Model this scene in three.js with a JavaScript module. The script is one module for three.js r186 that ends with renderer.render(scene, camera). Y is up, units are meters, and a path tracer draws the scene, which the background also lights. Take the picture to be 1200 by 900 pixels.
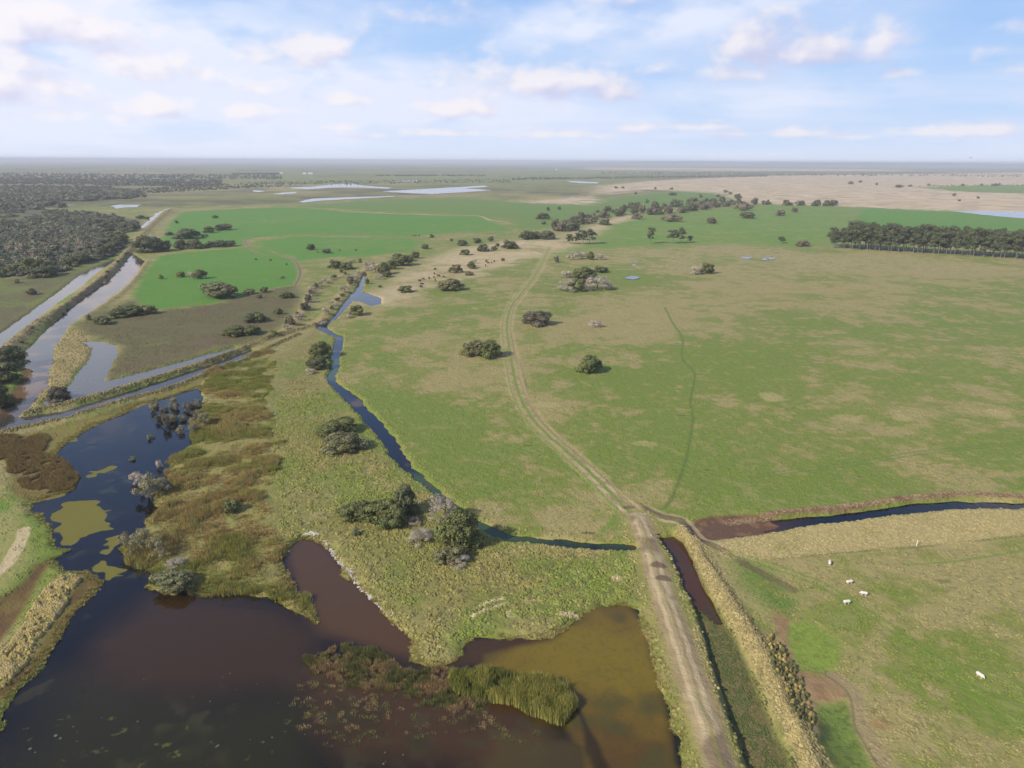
import * as THREE from 'three';
import { mergeGeometries } from 'three/addons/utils/BufferGeometryUtils.js';
import { MarchingCubes } from 'three/addons/objects/MarchingCubes.js';

// ---------------------------------------------------------------- camera, sky, sun, exposure
const EYE = 75, FOCAL = 833, PITCH = 17.43 * Math.PI / 180, ROLL = -0.26 * Math.PI / 180;
const scene = new THREE.Scene();
const camera = new THREE.PerspectiveCamera(2 * Math.atan(450 / FOCAL) * 180 / Math.PI, 4 / 3, 1, 160000);
camera.position.set(0, EYE, 0);
camera.rotation.order = 'YXZ';
camera.rotation.set(-PITCH, 0, -ROLL);
camera.updateMatrixWorld(true);

const renderer = new THREE.WebGLRenderer({ antialias: true });
renderer.toneMapping = THREE.LinearToneMapping;
renderer.toneMappingExposure = 1.0;
renderer.shadowMap.enabled = true;

const SUN_EL = 40 * Math.PI / 180, SUN_DIR = new THREE.Vector3(-0.975 * Math.cos(SUN_EL), Math.sin(SUN_EL), 0.22 * Math.cos(SUN_EL)).normalize();
const sun = new THREE.DirectionalLight(new THREE.Color().setRGB(1.0, 0.95, 0.86), 4.7);
sun.position.copy(SUN_DIR).multiplyScalar(900); sun.target.position.set(0, 0, -350);
sun.castShadow = true; sun.shadow.mapSize.set(4096, 4096);
Object.assign(sun.shadow.camera, { left: -700, right: 700, top: 700, bottom: -700, near: 10, far: 2600 });
scene.add(sun, sun.target);

// ---------------------------------------------------------------- noise and small maths
function rng(seed) { let s = seed >>> 0; return () => { s = (s + 0x6d2b79f5) | 0; let t = Math.imul(s ^ (s >>> 15), 1 | s); t = (t + Math.imul(t ^ (t >>> 7), 61 | t)) ^ t; return ((t ^ (t >>> 14)) >>> 0) / 4294967296; }; }
const TAB = new Float32Array(65536); { const r = rng(7); for (let i = 0; i < 65536; i++) TAB[i] = r(); }
function vn(x, y) {
  const ix = Math.floor(x), iy = Math.floor(y), fx = x - ix, fy = y - iy, u = fx * fx * (3 - 2 * fx), v = fy * fy * (3 - 2 * fy);
  const a = (iy & 255) << 8, b = ((iy + 1) & 255) << 8, c = ix & 255, e = (ix + 1) & 255;
  const p = TAB[a | c], q = TAB[a | e], r = TAB[b | c], s = TAB[b | e];
  return p + (q - p) * u + (r - p + (p - q - r + s) * u) * v;
}
function fbm(x, y, n) { let s = 0, a = 0.5, t = 0; for (let i = 0; i < n; i++) { s += a * vn(x, y); t += a; a *= 0.5; const X = 1.62 * x + 1.17 * y + 17.3; y = -1.17 * x + 1.62 * y + 5.7; x = X; } return s / t; }
const clamp = (x, a = 0, b = 1) => x < a ? a : x > b ? b : x;
const ss = (a, b, x) => { const t = clamp((x - a) / (b - a)); return t * t * (3 - 2 * t); };
const lerp = (a, b, t) => a + (b - a) * t;
const toLin = (c) => { c /= 255; return c <= 0.04045 ? c / 12.92 : Math.pow((c + 0.055) / 1.055, 2.4); };

// ---------------------------------------------------------------- sky: air and clouds
{
  const W = 4096, H = 2048, data = new Float32Array(W * H * 4);
  // cumulus: azimuth (deg, right of view direction), elevation (deg), half width, half height, weight
  const puffs = [];
  const az = (px) => Math.atan((px - 600) / 873) * 180 / Math.PI, el = (py) => (189 - py) * 0.0655;
  // last number: how thick and mauve the cloud is
  for (const [px, py, w, h, k, t = 0.15] of [[85, 72, 85, 32, 1], [18, 120, 66, 38, 0.95], [178, 100, 85, 26, 0.85], [55, 28, 50, 22, 0.5], [185, 138, 75, 18, 0.8], [285, 140, 20, 10, 0.85], [340, 138, 24, 8, 0.7], [375, 78, 50, 27, 1, 0.25], [305, 84, 44, 18, 0.75], [300, 115, 50, 12, 0.55], [415, 127, 42, 9, 0.6, 0.5], [395, 154, 24, 6, 0.65], [525, 135, 50, 13, 0.95, 0.4], [640, 104, 86, 25, 1, 0.3], [715, 116, 46, 18, 0.95, 0.8], [572, 100, 24, 15, 0.6], [870, 74, 50, 40, 1, 0.9], [945, 78, 60, 25, 0.9, 0.95], [850, 98, 36, 16, 0.8, 0.9], [995, 72, 34, 20, 0.6, 0.1], [1030, 104, 36, 9, 0.65, 1], [1168, 105, 20, 9, 0.65, 1], [765, 92, 34, 12, 0.6, 0.9],
    [740, 153, 34, 6, 0.6, 0.9], [800, 152, 36, 6, 0.6, 0.9], [830, 145, 16, 4, 0.5, 1], [920, 160, 70, 7, 0.7, 0.9], [1075, 159, 50, 9, 0.9, 0.4], [1140, 160, 60, 9, 0.85, 0.9], [660, 161, 70, 6, 0.6, 0.8], [520, 160, 70, 6, 0.6, 0.7], [90, 150, 60, 9, 0.7], [540, 40, 70, 18, 0.4, 0.9], [690, 20, 70, 18, 0.35, 0.8], [1190, 3, 26, 12, 0.6, 0.9], [985, 164, 60, 5, 0.6, 0.9], [440, 163, 50, 5, 0.6, 0.6]])
    puffs.push([az(px), el(py), w * 0.066, h * 0.066, k, t]);
  const r = rng(91);
  for (let i = 0; i < 150; i++) { const a = 38 + r() * 284, e = 1.5 + Math.pow(r(), 1.6) * 30, s = 0.6 + e * 0.14; puffs.push([a > 180 ? a - 360 : a, e, (1.5 + r() * 3.5) * s, (0.5 + r() * 1.1) * s, 0.5 + r() * 0.5, r()]); }
  for (let i = 0; i < 16; i++) { const a = r() * 360 - 180, e = 16 + r() * 40, s = 2.2; puffs.push([a, e, (1.5 + r() * 3.5) * s, (0.6 + r() * 1.1) * s, 0.4 + r() * 0.4, r()]); }
  // broad thin sheets of white
  const sheets = [];
  for (const [px, py, w, h, k] of [[110, 110, 230, 70, 0.75], [330, 110, 170, 55, 0.6], [60, 20, 120, 40, 0.5], [760, 25, 170, 40, 0.6], [640, 50, 140, 16, 0.45], [560, 140, 200, 30, 0.5], [900, 125, 140, 26, 0.3], [330, 20, 160, 16, 0.25], [980, 60, 60, 35, 0.4]]) sheets.push([az(px), el(py), w * 0.066, h * 0.066, k]);
  for (let i = 0; i < 60; i++) { const a = 42 + r() * 276; sheets.push([a > 180 ? a - 360 : a, r() * 16, 5 + r() * 12, 1.5 + r() * 3.5, 0.3 + r() * 0.4]); }
  const sheetAt = (A, E) => { let m = 0; for (const p of sheets) { const v = (E - p[1]) / p[3]; if (v * v > 4) continue; let da = A - p[0]; if (da > 180) da -= 360; if (da < -180) da += 360; const u = da / p[2], q = u * u + v * v; if (q < 4) m += p[4] * Math.exp(-q); } return m; };
  let mauve = 0;
  const bins = Array.from({ length: 180 }, () => []);
  for (const p of puffs) for (let b = 0; b < 180; b++) { const c = b * 2 - 179; let da = Math.abs(c - p[0]); da = Math.min(da, 360 - da); if (da < 1.2 + p[2] * 2.4) bins[b].push(p); }
  const dens = (A, E, list) => {
    let m = 0, tm = 0, tw = 1e-6;
    for (const p of list) { let da = A - p[0]; if (da > 180) da -= 360; if (da < -180) da += 360; const u = da / p[2], dv = (E - p[1]) / p[3], v = dv < 0 ? dv * 1.7 : dv, q = u * u + v * v; if (q < 4) { const g = p[4] * Math.exp(-q * 1.1); m = Math.max(m, g); tm += g * p[5]; tw += g; } }
    mauve = tm / tw;
    if (m < 0.02) return 0;
    return m * 1.2 + (fbm(A * 0.55, E * 0.9, 6) - 0.5) * 1.6 - 0.22;
  };
  const below = [0.30, 0.31, 0.27];
  for (let row = 0; row < H; row++) {
    const up = ((row + 0.5) / H - 0.5) * Math.PI, E = up * 180 / Math.PI, sy = Math.sin(up), cy = Math.cos(up);
    for (let col = 0; col < W; col++) {
      const o = (row * W + col) * 4, th = ((col + 0.5) / W - 0.5) * 2 * Math.PI; data[o + 3] = 1;
      if (E < 0) { data[o] = below[0]; data[o + 1] = below[1]; data[o + 2] = below[2]; continue; }
      const dx = Math.cos(th) * cy, dz = Math.sin(th) * cy, A = Math.atan2(dx, -dz) * 180 / Math.PI;
      const cs = dx * SUN_DIR.x + sy * SUN_DIR.y + dz * SUN_DIR.z;
      // clear air
      const hz = Math.exp(-E / 6), mid = Math.exp(-Math.pow(E / 19, 1.5));
      const glow = 0.30 * Math.pow(clamp(0.5 + 0.5 * cs), 2.2) + 0.5 * Math.pow(clamp(cs), 24);
      let R = lerp(0.07, 0.29, Math.exp(-Math.pow(E / 15, 1.6))) + 0.40 * hz + glow * 0.66, G = lerp(0.18, 0.63, mid) + 0.15 * hz + glow * 0.46, B = lerp(0.44, 1.02, Math.exp(-Math.pow(E / 30, 1.6))) - 0.06 * hz + glow * 0.26;
      // thin high veil
      const k = 1 / (sy + 0.09), vx = dx * k, vz = dz * k;
      let veil = ss(0.40, 0.78, fbm(vx * 0.9 + 3.1, vz * 1.1 + 1.7, 5)) * 0.36 + 0.12 * ss(0.4, 0.75, fbm(vx * 1.7 + 9, vz * 2.6, 4));
      veil *= 0.06 + 0.94 * clamp(1.3 - E / 14);
      veil = clamp(veil + 0.5 * Math.exp(-E / 4) * fbm(A * 0.12, E * 0.7, 3) + 0.55 * Math.pow(clamp(0.5 + 0.5 * cs), 2) * Math.exp(-E / 12) * ss(0.25, 0.7, fbm(A * 0.09 + 4, E * 0.3, 4)));
      if (E < 26) veil = clamp(veil + sheetAt(A, E) * (0.35 + 1.1 * ss(0.3, 0.7, fbm(A * 0.22 + 7, E * 0.55, 5))));
      R = lerp(R, 0.76 + glow * 0.5, veil); G = lerp(G, 0.82 + glow * 0.5, veil); B = lerp(B, 0.99 + glow * 0.4, veil);
      // cumulus
      const list = bins[Math.min(179, Math.floor((A + 180) / 2))], d0 = E < 62 && list.length ? dens(A, E, list) : 0;
      if (d0 > -0.1 && d0 !== 0) {
        const tk = mauve, a = ss(-0.1, 0.85, d0) * 0.8, lit = clamp(0.82 - 0.6 * tk - 1.0 * (dens(A - 0.9, E + 0.75, list) - d0) + 0.2 * fbm(A * 2.1, E * 2.6, 3) - 0.16 * d0);
        const cr = lerp(0.70, 1.06, lit), cg = lerp(0.70, 1.0, lit), cb = lerp(0.93, 1.03, lit), w = a * (0.55 + 0.45 * clamp(E / 3));
        const side = 0.88 + glow * 0.5;
        R = lerp(R, cr * side, w); G = lerp(G, cg * side, w); B = lerp(B, cb * side, w);
      }
      data[o] = R; data[o + 1] = G; data[o + 2] = B;
    }
  }
  const sky = new THREE.DataTexture(data, W, H, THREE.RGBAFormat, THREE.FloatType);
  sky.mapping = THREE.EquirectangularReflectionMapping; sky.magFilter = THREE.LinearFilter; sky.needsUpdate = true;
  scene.background = sky; scene.environment = sky;
}
scene.fog = new THREE.FogExp2(new THREE.Color().setRGB(0.93, 0.96, 1.0), 0.00011);

// ---------------------------------------------------------------- photo pixel -> point on the plain (x, distance d = -z)
const M = camera.matrixWorld.elements;
function G(px, py, level = 0) {
  const cx = (px - 600) / FOCAL, cyy = (450 - py) / FOCAL;
  const vx = M[0] * cx + M[4] * cyy - M[8], vy = M[1] * cx + M[5] * cyy - M[9], vz = M[2] * cx + M[6] * cyy - M[10];
  const t = (level - EYE) / vy;
  return [vx * t, -vz * t, t];
}
const pxPerM = (d) => FOCAL / (d * Math.cos(PITCH) + EYE * Math.sin(PITCH));

// ---------------------------------------------------------------- shapes on the plain
class Poly {
  constructor(pts, raw) {
    this.p = raw ? pts : pts.map(([a, b]) => { const g = G(a, b); return [g[0], g[1]]; });
    this.box();
  }
  box() { const b = [1e9, -1e9, 1e9, -1e9]; for (const [x, d] of this.p) { b[0] = Math.min(b[0], x); b[1] = Math.max(b[1], x); b[2] = Math.min(b[2], d); b[3] = Math.max(b[3], d); } this.b = b; }
  sd(x, d) {
    const p = this.p, n = p.length; let m = 1e18, inside = false;
    for (let i = 0, j = n - 1; i < n; j = i++) {
      const ax = p[j][0], ad = p[j][1], bx = p[i][0], bd = p[i][1], ex = bx - ax, ed = bd - ad, wx = x - ax, wd = d - ad;
      const t = clamp((wx * ex + wd * ed) / (ex * ex + ed * ed + 1e-9)), qx = wx - ex * t, qd = wd - ed * t, q = qx * qx + qd * qd;
      if (q < m) m = q;
      if ((ad > d) !== (bd > d) && x < ex * (d - ad) / (bd - ad) + ax) inside = !inside;
    }
    m = Math.sqrt(m); return inside ? -m : m;
  }
}
class Line {                                                    // pts: [px, py, half width m]
  constructor(pts, half = 1) {
    const q = pts.map(([a, b, w]) => { const g = G(a, b); return [g[0], g[1], w ? w * half : half]; }), out = [];
    for (let i = 0; i < q.length - 1; i++) {
      const p0 = q[Math.max(0, i - 1)], p1 = q[i], p2 = q[i + 1], p3 = q[Math.min(q.length - 1, i + 2)];
      for (let k = 0; k < 4; k++) { const t = k / 4; out.push([0, 1, 2].map((c) => 0.5 * (2 * p1[c] + (p2[c] - p0[c]) * t + (2 * p0[c] - 5 * p1[c] + 4 * p2[c] - p3[c]) * t * t + (3 * p1[c] - p0[c] - 3 * p2[c] + p3[c]) * t * t * t))); }
    }
    out.push(q[q.length - 1]); this.p = out; this.wm = Math.max(...out.map((o) => o[2]));
    Poly.prototype.box.call(this); this.b = [this.b[0] - this.wm, this.b[1] + this.wm, this.b[2] - this.wm, this.b[3] + this.wm];
    this.len = [0]; for (let i = 1; i < out.length; i++) this.len.push(this.len[i - 1] + Math.hypot(out[i][0] - out[i - 1][0], out[i][1] - out[i - 1][1]));
  }
  near(x, d) {                                                  // distance from the axis, side (+ right of the direction), arc length, half width
    const p = this.p; let m = 1e18, k = 0, tt = 0;
    for (let i = 0; i < p.length - 1; i++) {
      const a = p[i], b = p[i + 1], ex = b[0] - a[0], ed = b[1] - a[1], wx = x - a[0], wd = d - a[1], t = clamp((wx * ex + wd * ed) / (ex * ex + ed * ed + 1e-9)), qx = wx - ex * t, qd = wd - ed * t, q = qx * qx + qd * qd;
      if (q < m) { m = q; k = i; tt = t; }
    }
    const a = p[k], b = p[k + 1], r = Math.sqrt(m);
    this.r = r; this.side = ((b[0] - a[0]) * (d - a[1]) - (b[1] - a[1]) * (x - a[0])) < 0 ? r : -r; this.s = this.len[k] + tt * (this.len[k + 1] - this.len[k]); this.w = a[2] + (b[2] - a[2]) * tt;
    return r;
  }
  sd(x, d) { const r = this.near(x, d); return r - this.w; }
}
const hit = (b, x, d, m) => x > b[0] - m && x < b[1] + m && d > b[2] - m && d < b[3] + m;

// ---------------------------------------------------------------- layout of the place
const L = {};   // traced on the photograph, stored as places on the plain
L.pond = new Poly([[235, 451], [208, 460], [185, 467], [160, 472], [140, 485], [107, 496], [95, 505], [75, 517], [60, 532], [77, 538], [90, 557], [85, 572], [60, 577], [37, 587], [41, 597], [60, 617], [66, 637], [81, 644], [60, 655], [80, 666], [100, 667], [117, 680], [107, 692], [75, 732], [57, 757], [40, 785], [15, 810], [0, 850], [-80, 965], [816, 965], [801, 900], [797, 880], [790, 840], [777, 812], [768, 780], [760, 745], [750, 725], [742, 713], [730, 707], [705, 707], [687, 716], [660, 738], [640, 745], [600, 746], [557, 748], [547, 756], [547, 768], [525, 776], [505, 778], [484, 771], [485, 752], [457, 720], [435, 700], [405, 670], [382, 640], [370, 630], [355, 627], [340, 635], [331, 652], [335, 675], [345, 695], [358, 712], [372, 728], [350, 716], [320, 701], [300, 697], [285, 692], [250, 686], [217, 690], [200, 696], [172, 686], [185, 665], [150, 655], [140, 637], [165, 620], [185, 594], [175, 577], [212, 570], [215, 560], [197, 553], [200, 540], [225, 520], [225, 500], [237, 485], [236, 470]]);
L.creek = new Line([[429, 320, 1.6], [424, 330, 2], [420, 341, 3], [411, 350, 3], [400, 364, 2], [392, 372, 1.8], [377, 382, 3], [388, 390, 2.2], [397, 394, 2.2], [396, 406, 2.4], [392, 420, 2.2], [392, 432, 2.2], [388, 441, 1.7], [395, 452, 2], [410, 463, 3], [425, 480, 2.7], [440, 497, 2.6], [455, 515, 2.6], [470, 537, 2.2], [490, 557, 1.5], [512, 575, 1.3], [531, 592, 1.4], [552, 608, 1.6], [575, 621, 1.8], [600, 629, 1.7], [650, 633, 1.5], [700, 638, 1.7], [728, 640, 1.8], [740, 640, 1.6]], 0.72);
L.creekPool = new Poly([[411, 343], [425, 341], [436, 345], [446, 348], [447, 355], [436, 358], [424, 353], [412, 352]]);
L.ditchRed = new Poly([[774, 628], [789, 625], [800, 632], [809, 650], [823, 680], [845, 722], [803, 690], [800, 678], [788, 650]]);
L.ditch = new Poly([[772, 626], [789, 624], [801, 631], [812, 652], [822, 678], [840, 710], [865, 750], [895, 820], [918, 870], [945, 930], [895, 960], [872, 890], [850, 825], [832, 770], [817, 715], [801, 680], [787, 651]]);
L.creekEast = new Poly([[835, 620], [860, 612], [900, 608], [932, 605], [1000, 599], [1060, 590], [1125, 586], [1200, 588], [1290, 592], [1290, 600], [1200, 594], [1107, 595], [1025, 605], [955, 613], [915, 620], [885, 624], [850, 628], [838, 627]]);
L.redMud = new Poly([[803, 612], [835, 606], [880, 602], [905, 606], [925, 616], [890, 626], [850, 632], [825, 634], [810, 628]]);
L.bankEast = new Line([[850, 611], [940, 600], [1000, 594], [1070, 584], [1125, 580], [1200, 583], [1290, 588]], 1.1);
L.road = new Line([[748, 609, 2.2], [758, 635, 2.1], [767, 662, 2.2], [776, 695, 2.3], [788, 730, 2.3], [801, 770, 2.4], [815, 810, 2.4], [828, 850, 2.4], [844, 897, 2.4], [866, 960, 2.4]]);
L.track = new Line([[748, 609], [720, 582], [693, 555], [665, 530], [635, 503], [616, 478], [606, 455], [600, 428], [596, 402], [594, 382], [599, 360], [612, 343], [626, 325], [636, 306], [644, 290]], 2.0);
L.trackEdge = new Line([[597, 385], [602, 410], [611, 435], [618, 462], [628, 485], [652, 513], [683, 541], [722, 571], [747, 590], [772, 602], [800, 608]], 0.5);
L.mudTrack = new Line([[755, 596], [775, 606], [800, 612], [817, 630], [850, 647], [872, 661], [900, 676], [930, 692]], 1.1);
L.greenArc = new Line([[665, 545], [690, 566], [707, 582], [721, 596], [722, 607], [706, 622]], 0.8);
L.path = new Line([[779, 360], [788, 378], [800, 397], [799, 420], [814, 437], [809, 470], [812, 488], [806, 530], [797, 560], [788, 583], [778, 597]], 0.45);
L.faint = new Line([[880, 560], [925, 553], [1000, 544], [1075, 531], [1150, 524], [1230, 517]], 0.8);
L.trackLeft = new Line([[550, 720], [580, 708], [640, 690], [690, 668], [735, 645]], 1.0);
L.trackLeft2 = new Line([[600, 720], [640, 712], [690, 690], [720, 672], [742, 652]], 1.0);
L.trackEast = new Line([[975, 790], [1000, 812], [1010, 850], [1035, 895], [1060, 940]], 0.8);
L.trackField = new Line([[860, 650], [950, 680], [1020, 720], [1100, 775], [1160, 825], [1220, 870]], 0.9);
L.fenceLine = new Line([[838, 660], [905, 657], [950, 652], [1030, 645], [1090, 640], [1200, 628], [1280, 620]], 0.5);
L.fenceTrack = new Line([[1060, 662], [1120, 658], [1200, 645], [1280, 635]], 0.5);
L.leftPath = new Line([[28, 620], [26, 630], [18, 645], [8, 662], [-15, 680]], 1.1);
L.canalW = new Line([[137, 303, 2], [107, 318, 4], [82, 338, 4.5], [60, 353, 3.5], [28, 377, 3.5], [0, 398, 3.6], [-50, 435, 3.6]]);
L.canal = new Poly([[152, 298], [156, 297], [170, 306], [160, 320], [150, 332], [120, 355], [101, 367], [82, 380], [63, 407], [60, 427], [53, 452], [33, 475], [22, 488], [75, 480], [130, 463], [195, 443], [245, 426], [295, 408], [296, 414], [245, 434], [195, 452], [130, 472], [75, 490], [10, 504], [-40, 518], [-40, 495], [0, 478], [20, 452], [29, 430], [30, 410], [57, 383], [80, 360], [100, 345], [135, 320]]);
L.pool = new Poly([[93, 398], [115, 399], [135, 403], [139, 412], [130, 426], [123, 446], [190, 429], [250, 412], [275, 406], [276, 411], [250, 417], [190, 435], [125, 456], [80, 471], [55, 475], [48, 470], [78, 455], [88, 440], [105, 420], [108, 406]]);
L.dykeA = new Line([[200, 246], [178, 266], [158, 288], [150, 296], [120, 328], [75, 362], [38, 386], [15, 407], [-10, 430], [-50, 470]], 3);
L.dykeB = new Line([[20, 487], [75, 475], [140, 457], [200, 438], [250, 422], [295, 405], [330, 393], [370, 381]], 1.7);
L.dykeC = new Line([[-40, 522], [0, 509], [50, 497], [100, 484], [150, 469], [200, 455], [240, 439], [285, 423], [312, 409], [350, 392]], 1.2);
L.dykeR = new Line([[172, 306], [152, 334], [122, 358], [100, 372]], 1.6);
L.spit = new Poly([[84, 381], [92, 386], [108, 405], [105, 417], [86, 440], [80, 453], [55, 468], [30, 487], [24, 487], [52, 455], [60, 427], [63, 407]]);
L.hedge1 = new Line([[310, 400], [335, 388], [347, 377], [358, 360], [366, 343], [383, 332], [405, 322]], 2.4);
L.hedge2 = new Line([[372, 382], [383, 368], [393, 356], [405, 341], [418, 326], [433, 313]], 2.4);
L.fieldDitch = new Line([[345, 275.5], [400, 275.5], [475, 277.5], [515, 274], [560, 272], [600, 270]], 1.5);
L.fieldDitch2 = new Line([[286, 280], [291, 289], [303, 297], [330, 300], [346, 306], [352, 320], [346, 334]], 1.6);
L.fieldDitch3 = new Line([[201, 250], [217, 247.5], [260, 246], [300, 243.5], [345, 241], [400, 238], [450, 236], [560, 232]], 3);
L.fieldDitch4 = new Line([[186, 298], [210, 296], [240, 293.5], [270, 291], [290, 288]], 1.2);
L.fieldDitch5 = new Line([[400, 248], [460, 250.5], [520, 252], [560, 253], [575, 258], [595, 260]], 2.2);
L.roadBank = new Line([[801, 622], [830, 670], [858, 716], [890, 765], [918, 825], [958, 900], [985, 950]], 2.0);
L.scarp = new Line([[822, 650], [850, 690], [880, 730], [903, 768], [915, 803], [927, 832], [947, 866], [968, 900]], 0.35);
// grass and marsh regions
const R = {
  fieldA: new Poly([[172, 316], [185, 300], [240, 294], [300, 290], [330, 300], [347, 306], [351, 320], [345, 333], [300, 341], [250, 356], [180, 363], [152, 350]]),
  fieldB: new Poly([[185, 290], [200, 258], [217, 248], [300, 244], [345, 243], [420, 249], [520, 253], [560, 254], [580, 262], [600, 270], [515, 274], [475, 277], [400, 276], [345, 275], [300, 278], [290, 281], [285, 288], [240, 291]]),
  fieldC: new Poly([[302, 283], [345, 277], [475, 279], [492, 283], [480, 295], [430, 300], [400, 301], [350, 306], [330, 299], [306, 291]]),
  fieldD: new Poly([[345, 241], [400, 237], [470, 233], [540, 232], [620, 238], [690, 240], [640, 250], [600, 258], [575, 256], [520, 251], [420, 247]]),
  fieldE: new Poly([[600, 258], [620, 247], [690, 241], [720, 232], [790, 224], [840, 227], [856, 234], [820, 240], [740, 248], [690, 258], [650, 266], [612, 272]]),
  fieldF: new Poly([[640, 300], [690, 283], [712, 262], [745, 254], [800, 248], [860, 243], [900, 240], [1010, 243], [1000, 262], [966, 290], [900, 288], [850, 285], [780, 289], [700, 292]]),
  fieldG: new Poly([[1012, 243], [1060, 246], [1115, 248], [1200, 257], [1320, 268], [1320, 300], [1200, 290], [1120, 285], [1060, 280], [985, 282], [998, 262]]),
  marshland: new Poly([...[[-400, 236], [200, 243], [300, 240], [420, 232], [560, 230], [640, 234], [760, 228], [860, 234], [1000, 242], [1600, 262]].map(([a, b]) => G(a, b).slice(0, 2)), [9e4, 2e4], [9e4, 2e5], [-9e4, 2e5], [-9e4, 2e4]], true),
  tan: new Poly([[600, 238], [690, 240], [700, 218], [760, 212], [820, 209], [900, 206], [1350, 200], [1350, 262], [1115, 247], [1000, 243], [900, 239], [860, 235], [835, 226], [760, 222]]),
  tanStrip: new Poly([[690, 196], [1000, 198], [1060, 199], [1060, 200.5], [900, 200.5], [690, 199]]),
  greenStrip: new Poly([[1078, 220], [1120, 217.5], [1300, 216], [1300, 229], [1125, 225]]),
  woods: new Poly([[-80, 330], [0, 326], [40, 323], [72, 320], [100, 309], [126, 303], [143, 290], [140, 276], [165, 268], [160, 257], [110, 252], [60, 246], [0, 244], [-120, 244]]),
  woodsFar: new Poly([[-120, 243], [60, 246], [110, 238], [170, 231], [160, 224], [60, 222], [-120, 222]]),
  woodsEdge: new Poly([[-80, 350], [0, 327], [60, 322], [110, 308], [135, 300], [100, 320], [50, 356], [0, 394], [-80, 440]]),
  marshField: new Poly([[100, 372], [150, 352], [180, 364], [250, 357], [300, 342], [345, 334], [352, 345], [340, 372], [305, 398], [270, 408], [190, 430], [125, 448], [138, 410], [115, 398], [90, 392]]),
  reeds: new Poly([[238, 440], [290, 418], [315, 412], [322, 430], [315, 460], [310, 490], [330, 520], [325, 550], [312, 575], [320, 600], [330, 625], [330, 655], [335, 676], [345, 696], [372, 728], [300, 697], [217, 690], [172, 686], [185, 665], [150, 655], [140, 637], [165, 620], [185, 594], [175, 577], [212, 570], [197, 553], [200, 540], [225, 520], [225, 500], [237, 485]]),
  rough: new Poly([[318, 480], [345, 440], [372, 450], [395, 480], [420, 510], [450, 545], [480, 570], [545, 612], [600, 637], [735, 648], [750, 690], [730, 700], [650, 735], [550, 745], [505, 775], [480, 760], [440, 690], [370, 628], [330, 630], [325, 560]]),
  bankL: new Poly([[318, 420], [365, 385], [375, 395], [368, 440], [385, 470], [350, 480], [322, 470]]),
  nwAlgae: new Poly([[10, 512], [60, 500], [110, 487], [160, 470], [205, 455], [238, 443], [234, 453], [185, 468], [140, 486], [95, 506], [60, 533], [50, 545], [60, 575], [90, 560], [80, 580], [40, 588], [20, 580], [8, 560], [30, 530]]),
  brownReed: new Poly([[-20, 515], [20, 509], [52, 508], [59, 515], [50, 528], [76, 537], [91, 557], [84, 570], [60, 576], [30, 570], [8, 556], [10, 540], [-20, 540]]),
  leftField: new Poly([[-60, 580], [10, 585], [28, 610], [45, 650], [30, 670], [0, 700], [-60, 740]]),
  swTussock: new Poly([[96, 672], [72, 674], [50, 690], [30, 730], [0, 770], [-40, 810], [-30, 830], [8, 800], [28, 778], [48, 740], [78, 704]]),
  swBrown: new Poly([[62, 655], [50, 672], [30, 712], [0, 750], [-40, 790], [-40, 740], [0, 702], [25, 686], [45, 660]]),
  swAlgae: new Poly([[96, 668], [120, 680], [107, 694], [75, 734], [57, 760], [40, 787], [8, 815], [-40, 880], [-40, 830], [8, 802], [48, 745], [80, 704]]),
  strawEast: new Poly([[838, 640], [870, 626], [920, 622], [1000, 609], [1100, 598], [1300, 598], [1300, 618], [1200, 628], [1090, 639], [1030, 645], [950, 652], [905, 657], [850, 658]]),
  brightEast: new Poly([[850, 660], [880, 664], [917, 690], [926, 722], [905, 726], [885, 706], [862, 690]]),
  mudEast: new Poly([[900, 715], [922, 724], [930, 765], [946, 786], [975, 782], [986, 800], [990, 815], [950, 818], [938, 802], [922, 772]]),
  poolEast: new Poly([[921, 728], [945, 725], [970, 738], [986, 755], [986, 770], [976, 786], [955, 790], [935, 780], [925, 760]]),
  poolEast2: new Poly([[950, 817], [985, 817], [1000, 845], [1012, 878], [1030, 920], [968, 920], [955, 860]]),
  tussockEast: new Poly([[898, 742], [914, 754], [930, 780], [952, 825], [957, 852], [937, 852], [915, 812], [900, 780]]),
  isle: new Poly([[356, 762], [375, 752], [405, 750], [430, 762], [455, 775], [490, 790], [520, 782], [548, 785], [580, 790], [600, 800], [590, 822], [545, 835], [505, 828], [470, 815], [430, 808], [400, 795], [370, 785]]),
  isleReed: new Poly([[528, 792], [560, 785], [600, 790], [640, 792], [666, 800], [677, 822], [662, 846], [640, 838], [600, 822], [560, 818], [535, 808]]),
  isleDark: new Poly([[380, 790], [430, 800], [500, 820], [560, 835], [650, 850], [640, 870], [560, 860], [470, 870], [400, 880], [350, 860], [345, 800]]),
  slope: new Poly([[420, 352], [450, 335], [480, 312], [540, 290], [610, 281], [655, 278], [700, 262], [735, 250], [745, 254], [712, 264], [690, 280], [640, 298], [600, 312], [540, 330], [480, 346], [445, 362]]),
};

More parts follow.
